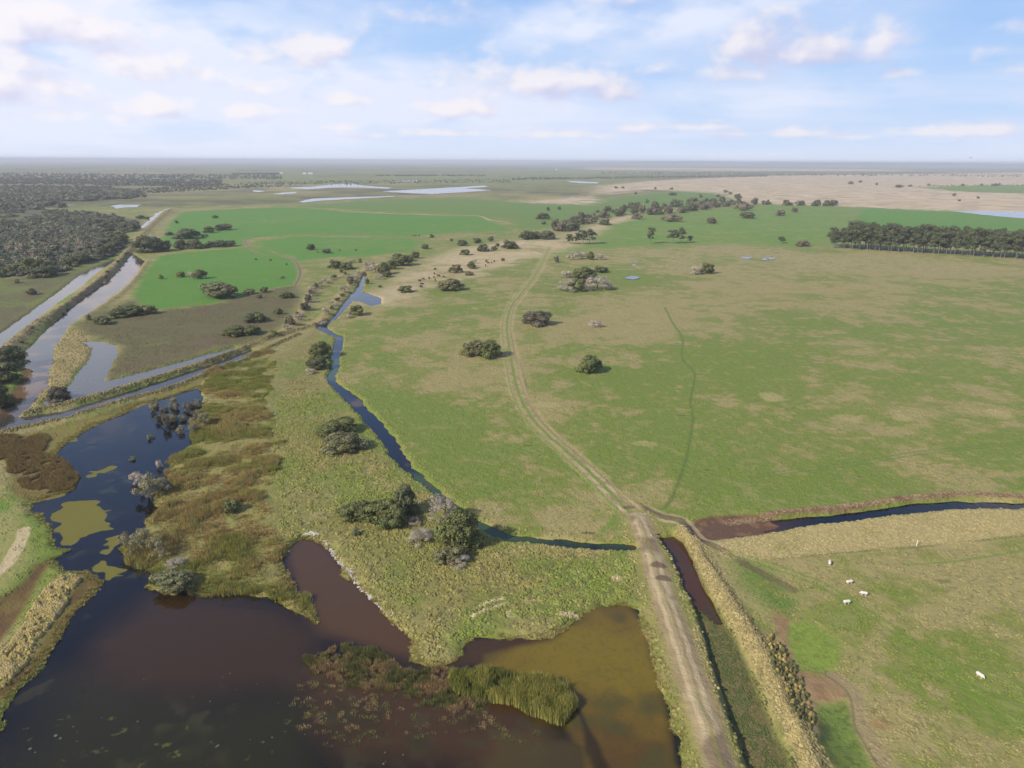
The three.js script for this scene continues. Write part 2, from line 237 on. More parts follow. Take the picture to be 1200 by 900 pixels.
// ---------------------------------------------------------------- relief
const CARVE = [
  [L.pond, -1.15, 2.2, 1.0, 'pond'], [L.creek, -1.35, 1.2, 0.7, 'creek'], [L.creekPool, -1.0, 1.6, 0.8, 'creek'], [L.ditch, -1.25, 0.32, 0.3, null],
  [L.ditchRed, -1.7, 0.8, 0.3, 'ditch'], [L.creekEast, -1.4, 1.2, 0.5, 'east'], [L.redMud, -0.45, 1.5, 0.7, null], [L.canalW, -1.2, 1.6, 0.8, 'canal_west'], [L.canal, -1.2, 1.6, 0.8, 'canal'], [L.pool, -1.1, 2.0, 0.8, 'pool'], [R.poolEast, -0.25, 2, 0.4, null], [R.poolEast2, -0.4, 2, 0.4, null], [R.swBrown, -0.35, 2, 0.6, null], [R.swAlgae, -0.38, 1.5, 0.5, null], [R.nwAlgae, -0.36, 2, 0.6, null],
];
const RAISE = [[L.road, 0.6, 3.0], [L.dykeA, 2.2, 4.5], [L.dykeB, 1.0, 1.8], [L.dykeC, 0.8, 1.4], [L.dykeR, 0.9, 2.5], [L.roadBank, 0.8, 2.2], [L.bankEast, 0.5, 1.6], [L.hedge1, 0.8, 3], [L.hedge2, 0.8, 3]];
const LEVEL = -0.5, LOW = -0.9;
function height(x, d, out) {
  let h = (fbm(x * 0.021 + 40, d * 0.021 + 9, 3) - 0.5) * 0.5 * ss(900, 500, d) + 0.06;
  for (const [s, up, w] of RAISE) if (hit(s.b, x, d, w * 2)) { const r = s.near(x, d), t = r / (s.w * 0.6 + w); if (t < 1.4) h += up * Math.exp(-t * t * 3.2) * (0.8 + 0.4 * vn(x * 0.35, d * 0.35)); }
  for (const [s, floor, bw, warp, id] of CARVE) {
    const m = bw + warp * 2; if (!hit(s.b, x, d, m)) continue;
    const wx = (fbm(x * 0.28 + 3, d * 0.28, 3) - 0.5) * warp * 2.6, wd = (fbm(x * 0.28 + 31, d * 0.28 + 11, 3) - 0.5) * warp * 2.6, q = s.sd(x + wx, d + wd);
    if (q < bw) { const t = ss(bw, -bw, q), g = lerp(h, floor, t); h = g; if (out && id && q < bw + 3) out.id = id; }
  }
  if (d < 420) h += (fbm(x * 0.9, d * 0.9, 2) - 0.5) * 0.22 * ss(420, 200, d) * ss(-0.6, -0.2, h);
  return h;
}
const GY = (x, d) => height(x, d);

// ---------------------------------------------------------------- ground colours (real-world base colours)
const LIGHT = [1.36, 1.38, 1.85];
const C = (r, g, b) => [toLin(r) / LIGHT[0], toLin(g) / LIGHT[1], toLin(b) / LIGHT[2]];
const K = {
  green: C(124, 140, 48), green2: C(112, 142, 42), olive: C(140, 138, 72), straw: C(180, 163, 118), straw2: C(194, 174, 130), rough: C(160, 143, 92), roughDark: C(100, 98, 62), field: C(86, 140, 30), field2: C(102, 148, 42), fieldDry: C(136, 148, 70),
  bank: C(164, 146, 102), soil: C(212, 190, 162), soil2: C(166, 143, 120), soilDark: C(104, 82, 70), mud: C(116, 72, 52), mudTan: C(160, 124, 88), reed: C(154, 149, 80), reedTan: C(182, 162, 108), algae: C(136, 124, 58), brown: C(104, 78, 42), brownReed: C(146, 124, 80), marsh: C(112, 106, 68), marshRed: C(116, 98, 76), ditchWeed: C(92, 98, 50), ditchDry: C(116, 106, 66),
  tan: C(226, 200, 182), tan2: C(206, 182, 164), wood: C(88, 90, 54), wood2: C(110, 108, 70), bright: C(108, 132, 58), pgreen: C(124, 140, 62), pool: C(146, 166, 64), pdark: C(58, 72, 36),
};
const S = { x: 0, d: 0 };
let O0 = 0, O1 = 0, O2 = 0;
const mixc = (a, b, t) => { O0 = a[0] + (b[0] - a[0]) * t; O1 = a[1] + (b[1] - a[1]) * t; O2 = a[2] + (b[2] - a[2]) * t; };
const addc = (b, t) => { O0 += (b[0] - O0) * t; O1 += (b[1] - O1) * t; O2 += (b[2] - O2) * t; };
const BLOBS = [];                                                // where the pasture is greener (+) or drier (-) in the photograph
for (const [px, py, rx, ry, k] of [[470, 470, 60, 60, 0.5], [520, 560, 60, 30, 0.3], [560, 445, 60, 18, -0.5], [510, 455, 40, 14, -0.4], [580, 600, 70, 16, -0.6], [650, 480, 38, 26, -0.75], [640, 395, 40, 20, -0.5], [760, 470, 50, 40, 0.45], [870, 430, 60, 45, 0.4], [800, 540, 60, 40, 0.45], [900, 560, 120, 26, 0.35], [1100, 540, 120, 30, 0.15], [730, 330, 50, 16, 0.7], [780, 345, 60, 12, -0.2],
  [1000, 310, 260, 18, -1.0], [900, 340, 110, 18, -0.8], [740, 385, 110, 22, -0.7], [690, 350, 60, 14, -0.5], [520, 520, 30, 40, 0.3], [690, 590, 50, 20, -0.3], [830, 355, 60, 10, -0.3], [720, 292, 60, 5, -0.5], [1050, 380, 150, 30, -0.1], [560, 340, 70, 10, -0.1], [480, 370, 40, 10, 0.2], [600, 350, 20, 18, -0.4], [450, 420, 30, 20, 0.4], [540, 500, 40, 30, 0.35], [1000, 690, 40, 14, 0.2], [950, 665, 40, 12, -0.5], [1150, 720, 60, 20, -0.3], [1060, 690, 80, 10, 0.2], [1100, 820, 60, 30, 0.05], [1030, 760, 40, 20, -0.2], [1170, 870, 60, 20, -0.35], [1130, 700, 60, 8, 0.3], [600, 420, 14, 40, -0.3], [1060, 740, 170, 70, 0.35], [940, 640, 50, 30, 0.2], [1000, 470, 200, 70, 0.25]]) {
  const a = G(px, py), b = G(px + rx, py), c = G(px, py - ry), e = G(px, py + ry); BLOBS.push([a[0], a[1], Math.abs(b[0] - a[0]), (c[1] - e[1]) / 2, k]);
}
function blobs(x, d) { let s = 0; for (const b of BLOBS) { const u = (x - b[0]) / b[2], v = (d - b[1]) / b[3], q = u * u + v * v; if (q < 5) s += b[4] * Math.exp(-q); } return s; }
const grain = () => (S.g - 0.5);
const PAINT = {
  pasture() {
    const g = (S.a - 0.5) * 0.6 + (S.b - 0.5) * 1.3 + (S.c - 0.5) * 1.5 + (S.e - 0.5) * 0.9 + blobs(S.x, S.d) * 0.62 + 0.10, t = ss(-0.36, 0.36, g);
    mixc(K.straw, K.green, t); addc(K.green2, ss(0.12, 0.5, g) * 0.7); addc(K.olive, 0.28); addc(K.straw, ss(0.56, 0.74, S.e * 0.5 + S.c * 0.5) * 0.28 * t);
    addc(K.rough, ss(0.55, 0.8, S.c) * 0.4 * (1 - t)); addc(K.roughDark, ss(0.60, 0.78, S.f) * 0.45 * (1 - t * 0.6)); addc(K.straw2, ss(0.62, 0.85, S.e) * 0.3 * (1 - t));
  },
  field() { mixc(K.field, K.field2, clamp(S.b * 0.6 + S.e * 0.5)); addc(K.green2, ss(0.5, 0.7, S.c) * 0.4); addc(K.fieldDry, ss(0.55, 0.8, S.c * 0.5 + S.a * 0.5) * 0.5); },
  fieldF() { mixc(K.field2, K.green, 0.45); addc(K.fieldDry, ss(0.4, 0.7, S.b * 0.6 + S.c * 0.4) * 0.55); addc(K.straw, ss(0.60, 0.78, S.c) * 0.3); },
  fieldE() { mixc(K.field, K.olive, 0.25 + 0.3 * S.c); },
  tan() { mixc(K.tan, K.tan2, ss(0.35, 0.65, S.b)); addc(K.wood, ss(0.60, 0.74, S.b * 0.4 + S.c * 0.6) * 0.35); addc(K.straw, 0.25 * S.c); },
  tanStrip() { mixc(K.straw, K.tan, S.b); },
  greenStrip() { mixc(K.fieldDry, K.field, 0.4); },
  marshland() {
    const t = S.b * 0.6 + S.a * 0.4; mixc(K.olive, K.marsh, ss(0.35, 0.65, t)); addc(K.straw, ss(0.56, 0.70, S.A) * 0.55); addc(K.fieldDry, ss(0.52, 0.66, S.B) * 0.5); addc(K.wood, ss(0.55, 0.66, S.a * 0.5 + S.A * 0.5) * 0.6);
  },
  woods() { mixc(K.wood, K.wood2, S.c); addc(K.olive, ss(0.5, 0.75, S.b) * 0.5); },
  woodsFar() { mixc(K.wood, K.marsh, ss(0.35, 0.6, S.a)); addc(K.straw, ss(0.6, 0.7, S.b) * 0.7); },
  woodsEdge() { mixc(K.marsh, K.green, ss(0.4, 0.65, S.b) * 0.6); addc(K.marshRed, ss(0.5, 0.7, S.c) * 0.5); addc(K.wood, ss(0.55, 0.75, S.e) * 0.4); },
  marshField() { mixc(K.marsh, K.marsh, ss(0.3, 0.7, S.b)); addc(K.marshRed, ss(0.45, 0.65, S.b * 0.5 + S.c * 0.5) * 0.7); addc(K.green, ss(0.55, 0.72, S.a * 0.4 + S.c * 0.6) * 0.6); addc(K.roughDark, ss(0.55, 0.8, S.e) * 0.4); },
  reeds() { mixc(K.reed, K.rough, S.c); addc(K.roughDark, ss(0.4, 0.7, S.e) * 0.6); addc(K.reedTan, ss(0.55, 0.75, S.b) * 0.5); },
  rough() { mixc(K.rough, K.olive, 0.3 + 0.7 * S.c); addc(K.straw, ss(0.45, 0.7, S.b * 0.5 + S.e * 0.5) * 0.6); addc(K.green, ss(0.42, 0.62, S.b * 0.6 + S.c * 0.4) * 0.75); addc(K.roughDark, ss(0.52, 0.72, S.f) * 0.6); },
  bank() { mixc(K.bank, K.straw2, S.e); addc(K.rough, ss(0.4, 0.7, S.c) * 0.6); addc(K.roughDark, ss(0.5, 0.75, S.f) * 0.5); },
  dyke() { mixc(K.bank, K.soil2, ss(0.3, 0.7, S.c)); addc(K.roughDark, ss(0.45, 0.7, S.e * 0.5 + S.f * 0.5) * 0.8); addc(K.straw2, ss(0.6, 0.8, S.c) * 0.5); },
  slope() { mixc(K.straw, K.tan, S.c); addc(K.olive, ss(0.45, 0.7, S.b * 0.5 + S.c * 0.5) * 0.8); addc(K.straw2, ss(0.55, 0.75, S.e) * 0.4); },
  algae() { mixc(K.algae, K.brown, ss(0.5, 0.8, S.c) * 0.7); addc(K.green, ss(0.55, 0.8, S.e) * 0.4); },
  swAlgae() { mixc(K.algae, K.brown, 0.35 + ss(0.4, 0.7, S.c) * 0.5); },
  brown() { mixc(K.brown, K.algae, ss(0.4, 0.75, S.c) * 0.5); addc(K.mud, 0.3 * S.e); },
  brownReed() { mixc(K.brownReed, K.roughDark, S.e); },
  leftField() { mixc(K.field2, K.green, 0.3 + 0.5 * S.c); addc(K.straw, ss(0.55, 0.75, S.b) * 0.6); },
  tussock() { mixc(K.reedTan, K.rough, S.e); addc(K.roughDark, ss(0.45, 0.7, S.f) * 0.6); },
  strawEast() { mixc(K.straw, K.straw2, S.c); addc(K.olive, ss(0.5, 0.7, S.b * 0.5 + S.c * 0.5) * 0.7); addc(K.rough, ss(0.5, 0.75, S.f) * 0.4); },
  bright() { mixc(K.bright, K.green2, S.c); addc(K.olive, ss(0.42, 0.7, S.e) * 0.6); addc(K.roughDark, ss(0.55, 0.75, S.f) * 0.3); },
  mudTan() { mixc(K.mudTan, K.soil2, S.c); addc(K.mud, ss(0.5, 0.8, S.e) * 0.35); },
  poolEast() { mixc(K.pool, K.pgreen, S.c); addc(K.mudTan, ss(0.46, 0.62, S.b * 0.4 + S.c * 0.6) * 0.6); addc(K.pdark, ss(0.55, 0.7, S.f) * 0.25); },
  poolEast2() { mixc(K.pgreen, K.pdark, ss(0.35, 0.62, S.b * 0.4 + S.c * 0.6)); addc(K.bright, ss(0.55, 0.7, S.e) * 0.5); addc(K.pdark, ss(0.5, 0.7, S.f) * 0.4); },
  redMud() { mixc(K.mud, K.soilDark, S.c); addc(K.mudTan, ss(0.55, 0.75, S.e) * 0.4); },
  mudBank() { mixc(K.mud, K.soil2, S.e); addc(K.soilDark, ss(0.5, 0.7, S.f) * 0.5); },
  ditch() { mixc(K.ditchWeed, K.ditchDry, S.c); addc(K.pdark, ss(0.42, 0.62, S.f * 0.6 + S.e * 0.4) * 0.75); addc(K.straw, ss(0.62, 0.8, S.f) * 0.35); },
  scarp() { mixc(K.soilDark, K.roughDark, S.f); },
  strawTuft() { mixc(K.straw2, K.bank, S.e); addc(K.roughDark, ss(0.5, 0.7, S.f) * 0.5); },
};
const GROUND = [                                               // shape, paint, soft edge m, warp m, strength
  [R.marshland, 'marshland', 60, 90], [R.tan, 'tan', 40, 60], [R.tanStrip, 'tanStrip', 120, 200], [R.greenStrip, 'greenStrip', 20, 60], [R.woodsFar, 'woodsFar', 60, 80], [R.woods, 'woods', 10, 12], [R.woodsEdge, 'woodsEdge', 8, 8], [R.marshField, 'marshField', 6, 6],
  [R.fieldD, 'fieldE', 25, 25], [R.fieldE, 'fieldE', 15, 20], [R.fieldF, 'fieldF', 22, 22], [R.fieldG, 'field', 6, 5], [R.fieldB, 'field', 4, 4], [R.fieldC, 'field', 8, 8], [R.fieldA, 'field', 3, 3], [R.slope, 'slope', 12, 12],
  [R.rough, 'rough', 6, 5], [R.bankL, 'rough', 4, 4], [R.reeds, 'reeds', 4, 7], [R.nwAlgae, 'algae', 1, 1], [R.brownReed, 'brownReed', 1, 1.5], [R.leftField, 'leftField', 2, 2], [R.swAlgae, 'swAlgae', 1, 1], [R.swTussock, 'tussock', 1, 1], [R.swBrown, 'brown', 1, 1],
  [R.strawEast, 'strawEast', 2, 2], [R.brightEast, 'bright', 3, 3.5], [R.mudEast, 'mudTan', 0.8, 1.2], [R.poolEast, 'poolEast', 0.9, 1.4], [R.poolEast2, 'poolEast2', 1, 1.8], [R.tussockEast, 'mudTan', 0.6, 1], [L.redMud, 'redMud', 0.6, 1],
  [L.hedge1, 'bank', 2, 2], [L.hedge2, 'bank', 2, 2], [L.dykeA, 'dyke', 3, 2], [L.dykeB, 'dyke', 1.2, 1], [L.dykeC, 'dyke', 1, 1], [L.dykeR, 'bank', 2, 2], [L.spit, 'bank', 1.5, 2], [L.roadBank, 'strawTuft', 1, 1], [L.ditch, 'ditch', 0.4, 0.5], [L.bankEast, 'mudBank', 0.6, 0.8], [L.scarp, 'scarp', 0.3, 0.5],
];
const DITCHES = [L.fieldDitch, L.fieldDitch2, L.fieldDitch3, L.fieldDitch4, L.fieldDitch5];
const TRACKS = [...DITCHES, L.trackEdge, L.mudTrack, L.greenArc, L.path, L.faint, L.trackLeft, L.trackLeft2, L.trackEast, L.trackField, L.fenceLine, L.fenceTrack, L.leftPath, L.track, L.road];
function paintTrack(line, x, d) {
  const wob = (fbm(x * 0.35, d * 0.35, 2) - 0.5) * 0.8, r = Math.abs(line.near(x, d) + wob * 0.4), off = line.side + wob * 0.5, n = S.e;
  if (line === L.road) {
    if (r > 5.2) return;
    const worn = ss(2.9, 1.6, r + (S.c - 0.5) * 1.6);
    addc(K.bank, ss(5.2, 3.6, r) * 0.6); addc(K.green, ss(2.6, 3.2, r) * ss(5, 4, r) * 0.5 * S.c);
    addc(K.soil2, worn * 0.85);
    const rut = ss(0.55, 0.2, Math.abs(Math.abs(off) - 0.95)) + ss(0.35, 0.1, Math.abs(off - 0.2)) * 0.5;
    addc(K.soil, clamp(rut) * (0.5 + 0.5 * S.e) * 0.95); addc(K.soil, worn * ss(0.5, 0.7, S.c) * 0.6);
    addc(K.soilDark, worn * ss(0.60, 0.72, S.b * 0.3 + S.c * 0.7) * 0.7); addc(K.olive, ss(0.4, 0.15, Math.abs(off)) * worn * ss(0.45, 0.7, S.c) * 0.6);
    return;
  }
  if (line === L.track) {
    if (r > 4) return;
    const nearEnd = ss(200, 135, d); addc(K.straw2, ss(4.0, 2.4, r + (S.c - 0.5) * 1.6) * 0.65);
    const rut = ss(0.75, 0.25, Math.abs(Math.abs(off) - 1.05)); addc(K.soil2, rut * (0.3 + 0.55 * nearEnd)); addc(K.soil, rut * nearEnd * ss(0.36, 0.56, S.c) * 0.95); addc(K.soilDark, rut * ss(0.58, 0.7, S.e) * 0.35); addc(K.green2, ss(0.75, 0.3, Math.abs(off)) * 0.8); addc(K.roughDark, ss(0.4, 0.1, Math.abs(off - 1.9)) * 0.4); addc(K.green2, ss(0.6, 0.2, Math.abs(off + 2.2)) * 0.5);
    addc(K.soilDark, ss(2, 1, r) * ss(0.6, 0.7, S.c) * nearEnd * 0.7);
    return;
  }
  if (DITCHES.includes(line)) { const w = line.w, k = ss(w * 1.6, w * 0.6, r + (S.c - 0.5) * w); addc(line === L.fieldDitch5 ? K.tan2 : line === L.fieldDitch4 ? K.straw : K.soil2, k * 0.75); addc(line === L.fieldDitch3 || line === L.fieldDitch ? K.soilDark : K.roughDark, ss(w * 0.7, w * 0.2, r) * 0.7 * (line === L.fieldDitch5 || line === L.fieldDitch4 ? 0.2 : 1)); return; }
  if (line === L.trackEdge) { addc(K.roughDark, ss(0.9, 0.3, r) * 0.9); addc(K.pdark, ss(0.6, 0.2, r) * 0.5); addc(K.straw2, ss(1.9, 1.1, Math.abs(off - 1.2)) * 0.35); }
  else if (line === L.mudTrack) { addc(K.soilDark, ss(1.4, 0.6, r) * (0.45 + 0.4 * n) * ss(70, 25, line.s)); addc(K.soil, ss(0.7, 0.3, Math.abs(r - 1.6)) * 0.5 * ss(0.4, 0.6, S.c) * ss(40, 15, line.s)); }
  else if (line === L.greenArc) addc(K.green2, ss(1.0, 0.4, r) * 0.7);
  else if (line === L.path) addc(K.green2, ss(0.9, 0.3, r) * 0.7), addc(K.roughDark, ss(0.5, 0.15, r) * 0.5);
  else if (line === L.faint) addc(K.green2, ss(0.9, 0.3, Math.abs(r - 0.8)) * 0.4), addc(K.roughDark, ss(0.5, 0.1, Math.abs(r - 0.8)) * 0.25);
  else if (line === L.trackLeft || line === L.trackLeft2) { addc(K.green2, ss(0.6, 0.2, Math.abs(r - 0.8)) * 0.5); addc(K.soil, ss(0.5, 0.2, Math.abs(r - 0.8)) * ss(0.55, 0.7, S.c) * 0.8); }
  else if (line === L.trackEast) { addc(K.soil2, ss(1.6, 0.8, r) * 0.6); addc(K.roughDark, ss(0.3, 0.1, Math.abs(off - 0.8)) * 0.5); }
  else if (line === L.trackField) addc(K.green2, ss(0.7, 0.2, Math.abs(r - 0.8)) * 0.5);
  else if (line === L.fenceLine) addc(K.roughDark, ss(0.6, 0.2, r) * 0.5 * ss(0.3, 0.6, S.c));
  else if (line === L.fenceTrack) addc(K.green2, ss(0.6, 0.2, r) * 0.5);
  else if (line === L.leftPath) addc(K.soil, ss(1.5, 0.9, r) * 0.9);
}
const STAINS = [];                                            // small bare or wet patches seen in the photograph: px, py, half width m, half depth m, colour, strength
for (const [px, py, w, d, c, k] of [[317, 485, 1.6, 0.9, K.soil, 0.9], [772, 665, 1.7, 1.2, K.soilDark, 0.8], [777, 680, 1.6, 1.0, K.soilDark, 0.8], [735, 595, 1.6, 0.8, K.soilDark, 0.7], [748, 603, 2, 0.8, K.soil, 0.6], [668, 720, 2.2, 0.7, K.soil, 0.8], [723, 678, 0.8, 1.0, K.soil, 0.7], [1035, 850, 1.6, 1.0, K.mudTan, 0.6], [955, 790, 2, 1, K.mudTan, 0.5], [560, 540, 1.4, 0.8, K.soil2, 0.6], [690, 625, 1.4, 0.6, K.soilDark, 0.8], [1058, 490, 3, 3, K.straw2, 0.5], [1172, 485, 4, 4, K.straw2, 0.6], [905, 465, 4, 5, K.straw2, 0.6], [995, 490, 4, 4, K.straw2, 0.5], [640, 475, 4, 3, K.straw2, 0.5], [755, 520, 3, 2, K.straw2, 0.5], [800, 487, 1.6, 0.6, K.pdark, 0.5], [887, 470, 1, 0.6, K.pdark, 0.5], [828, 551, 1, 0.5, K.pdark, 0.5], [1008, 559, 0.7, 0.5, K.soilDark, 0.7], [620, 522, 1.2, 0.5, K.pdark, 0.5], [1105, 682, 1.6, 0.7, K.pdark, 0.4]]) {
  const g = G(px, py); STAINS.push([g[0], g[1], w, d, c, k]);
}

const LUT = new Uint8Array(4096); for (let i = 0; i < 4096; i++) { const c = i / 4095; LUT[i] = Math.round(255 * (c <= 0.0031308 ? c * 12.92 : 1.055 * Math.pow(c, 1 / 2.4) - 0.055)); }
const enc = (c) => LUT[c <= 0 ? 0 : c >= 1 ? 4095 : (c * 4095) | 0];
function noises(x, d, ps) {
  S.x = x; S.d = d;
  S.B = ps > 0.8 ? fbm(x / 3600 + 7, d / 3600 + 3, 3) : 0.5; S.A = ps > 0.8 ? fbm(x / 800 + 1.7, d / 800 + 2.3, 3) : 0.5;
  if (ps > 8) { S.a = fbm(x / 300, d / 300, 2); S.b = fbm(x / 160 + 4, d / 160, 2); S.c = S.b; S.e = S.f = vn(x / 40, d / 40); S.g = TAB[((x * 13.7 + d * 7.1) & 65535)]; return; }
  S.a = fbm(x / 95 + 11.3, d / 95 + 4.1, 2); S.b = fbm(x / 30 + 3.3, d / 30 + 8.9, 3); S.c = ps < 4 ? fbm(x / 7.5 + 0.7, d / 7.5, 3) : vn(x / 14, d / 14);
  S.e = ps < 1.5 ? fbm(x / 2.1, d / 2.1 + 5, 2) : vn(x / 6, d / 6); S.f = ps < 0.45 ? vn(x / 0.55, d / 0.55) * 0.65 + vn(x / 0.23 + 9, d / 0.23) * 0.35 : ps < 1 ? vn(x / 1.3, d / 1.3) : S.e; S.g = vn(x / ps * 0.9, d / ps * 0.9);
}
function tile(x0, x1, d0, d1, w, h, fn) {
  const data = new Uint8Array(w * h * 4), sx = (x1 - x0) / w, sd = (d1 - d0) / h, ps = Math.sqrt(sx * sd), B = 32;
  for (let by = 0; by < h; by += B) for (let bx = 0; bx < w; bx += B) {
    const cx = x0 + (bx + B / 2) * sx, cd = d0 + (by + B / 2) * sd, rad = Math.hypot(B / 2 * sx, B / 2 * sd), act = fn.prepare(cx, cd, rad);
    for (let j = by; j < Math.min(h, by + B); j++) for (let i = bx; i < Math.min(w, bx + B); i++) {
      const x = x0 + (i + 0.5) * sx, d = d0 + (j + 0.5) * sd; noises(x, d, ps); fn.paint(x, d, act);
      const o = (j * w + i) * 4, k = 1 + grain() * (fn.grain ?? 0.22); data[o] = enc(O0 * k); data[o + 1] = enc(O1 * k); data[o + 2] = enc(O2 * k); data[o + 3] = fn.alpha ? fn.alpha() : 255;
    }
  }
  const t = new THREE.DataTexture(data, w, h, THREE.RGBAFormat); t.colorSpace = THREE.SRGBColorSpace; t.magFilter = THREE.LinearFilter; t.minFilter = THREE.LinearMipmapLinearFilter; t.generateMipmaps = true;
  t.wrapS = t.wrapT = THREE.MirroredRepeatWrapping; t.repeat.set(1 / (x1 - x0), 1 / (d1 - d0)); t.offset.set(-x0 / (x1 - x0), -d0 / (d1 - d0)); t.needsUpdate = true;
  return t;
}
const groundFn = {
  prepare(cx, cd, rad) {
    const act = [], tr = [], st = [];
    for (const f of GROUND) { const m = f[2] + f[3] * 1.4 + rad; if (!hit(f[0].b, cx, cd, m)) continue; const q = f[0].sd(cx, cd); if (q > m) continue; act.push(q < -m ? [f, true] : [f, false]); }
    for (const t of TRACKS) if (hit(t.b, cx, cd, 6 + rad) && t.near(cx, cd) < 6 + rad) tr.push(t);
    for (const s of STAINS) if (Math.abs(cx - s[0]) < rad + s[2] * 2 && Math.abs(cd - s[1]) < rad + s[3] * 2) st.push(s);
    return [act, tr, st];
  },
  paint(x, d, [act, tr, st]) {
    PAINT.pasture();
    let wx = -9e9, wd = 0;
    for (const [f, full] of act) {
      let k = 1;
      if (!full) {
        if (wx < -8e9) { wx = (S.b - 0.5) * 1.2 + (S.c - 0.5) * 1.1 + (S.e - 0.5) * 0.5; wd = (vn(x / 9 + 50, d / 9) - 0.5) * 1.5 + (S.f - 0.5) * 0.4; }
        k = ss(f[2], -f[2], f[0].sd(x + wx * f[3], d + wd * f[3]));
        if (k <= 0) continue;
      }
      const p0 = O0, p1 = O1, p2 = O2; PAINT[f[1]]();
      O0 = p0 + (O0 - p0) * k; O1 = p1 + (O1 - p1) * k; O2 = p2 + (O2 - p2) * k;
    }
    for (const t of tr) paintTrack(t, x, d);
    for (const s of st) { const u = (x - s[0]) / s[2] + (S.e - 0.5) * 0.9, v = (d - s[1]) / s[3] + (S.c - 0.5) * 0.9, q = u * u + v * v; if (q < 2) addc(s[4], s[5] * ss(1.5, 0.4, q)); }
  },
};

// bump of grass, repeated every 14 m, shared
function noiseTex(n, cells, fn) {
  const data = new Uint8Array(n * n * 4);
  for (let j = 0; j < n; j++) for (let i = 0; i < n; i++) { const v = clamp(fn(i / n, j / n)) * 255 | 0, o = (j * n + i) * 4; data[o] = data[o + 1] = data[o + 2] = v; data[o + 3] = 255; }
  const t = new THREE.DataTexture(data, n, n, THREE.RGBAFormat); t.wrapS = t.wrapT = THREE.RepeatWrapping; t.magFilter = THREE.LinearFilter; t.needsUpdate = true; return t;
}
const pn = (u, v, c) => { const x = u * c, y = v * c, ix = Math.floor(x), iy = Math.floor(y), fx = x - ix, fy = y - iy, a = fx * fx * (3 - 2 * fx), b = fy * fy * (3 - 2 * fy), h = (i, j) => TAB[(((j % c + c) % c) * 131 + ((i % c + c) % c) * 7 + c * 977) & 65535]; return lerp(lerp(h(ix, iy), h(ix + 1, iy), a), lerp(h(ix, iy + 1), h(ix + 1, iy + 1), a), b); };
const grassBump = noiseTex(512, 1, (u, v) => pn(u, v, 16) * 0.35 + pn(u, v, 40) * 0.35 + pn(u, v, 100) * 0.3); grassBump.repeat.set(1 / 16, 1 / 16);
const rippleBump = noiseTex(512, 1, (u, v) => pn(u, v, 9) * 0.3 + pn(u, v, 25) * 0.4 + pn(u, v, 60) * 0.3); rippleBump.repeat.set(1 / 22, 1 / 22);

// ---------------------------------------------------------------- the ground sheet
const TILES = [[-70, 0, 50, 140, 1024, 1400], [0, 70, 50, 140, 1024, 1400], [-150, -70, 50, 140, 1024, 1100], [70, 150, 50, 140, 1024, 1100], [-230, 230, 140, 260, 2048, 760], [-430, 430, 260, 520, 2048, 1000], [-1050, 1050, 520, 1300, 2048, 1000], [-4200, 4200, 1300, 5000, 2048, 900], [-12000, 12000, 5000, 15000, 1024, 512], [-60000, 60000, 15000, 90000, 1024, 256]];
const xs = [], ds = [];
{
  for (let x = 0.3; x < 90; x += 0.62) xs.push(x); const right = [], left = [];
  for (let x = xs[xs.length - 1]; x < 90000;) { x += x < 700 ? Math.max(0.62, x * 0.011) : x * 0.14; right.push(x); }
  for (let x = xs[xs.length - 1]; x < 90000;) { x += x < 560 ? Math.max(0.62, x * 0.0062) : x * 0.14; left.push(x); }
  const half = xs.slice(); xs.length = 0; xs.push(...left.reverse().map((x) => -x), ...half.slice().reverse().map((x) => -x), ...half, ...right);
  for (let d = 40; d < 100000;) { ds.push(d); d += d < 190 ? 0.56 : d < 720 ? Math.max(0.56, d * 0.0046) : d * 0.03; }
  const snap = (arr, v) => { let k = 0; for (let i = 1; i < arr.length; i++) if (Math.abs(arr[i] - v) < Math.abs(arr[k] - v)) k = i; arr[k] = v; };
  for (const v of [140, 260, 520, 1300, 5000, 15000]) snap(ds, v);
  for (const v of [-70, 0, 70]) snap(xs, v);
}
const NX = xs.length, ND = ds.length, HGT = new Float32Array(NX * ND), WID = new Array(NX * ND);
for (let j = 0; j < ND; j++) for (let i = 0; i < NX; i++) { const o = {}; HGT[j * NX + i] = Math.abs(xs[i]) > ds[j] * 1.4 + 60 ? 0 : height(xs[i], ds[j], o); WID[j * NX + i] = o.id; }
console.log('grid', NX, ND);
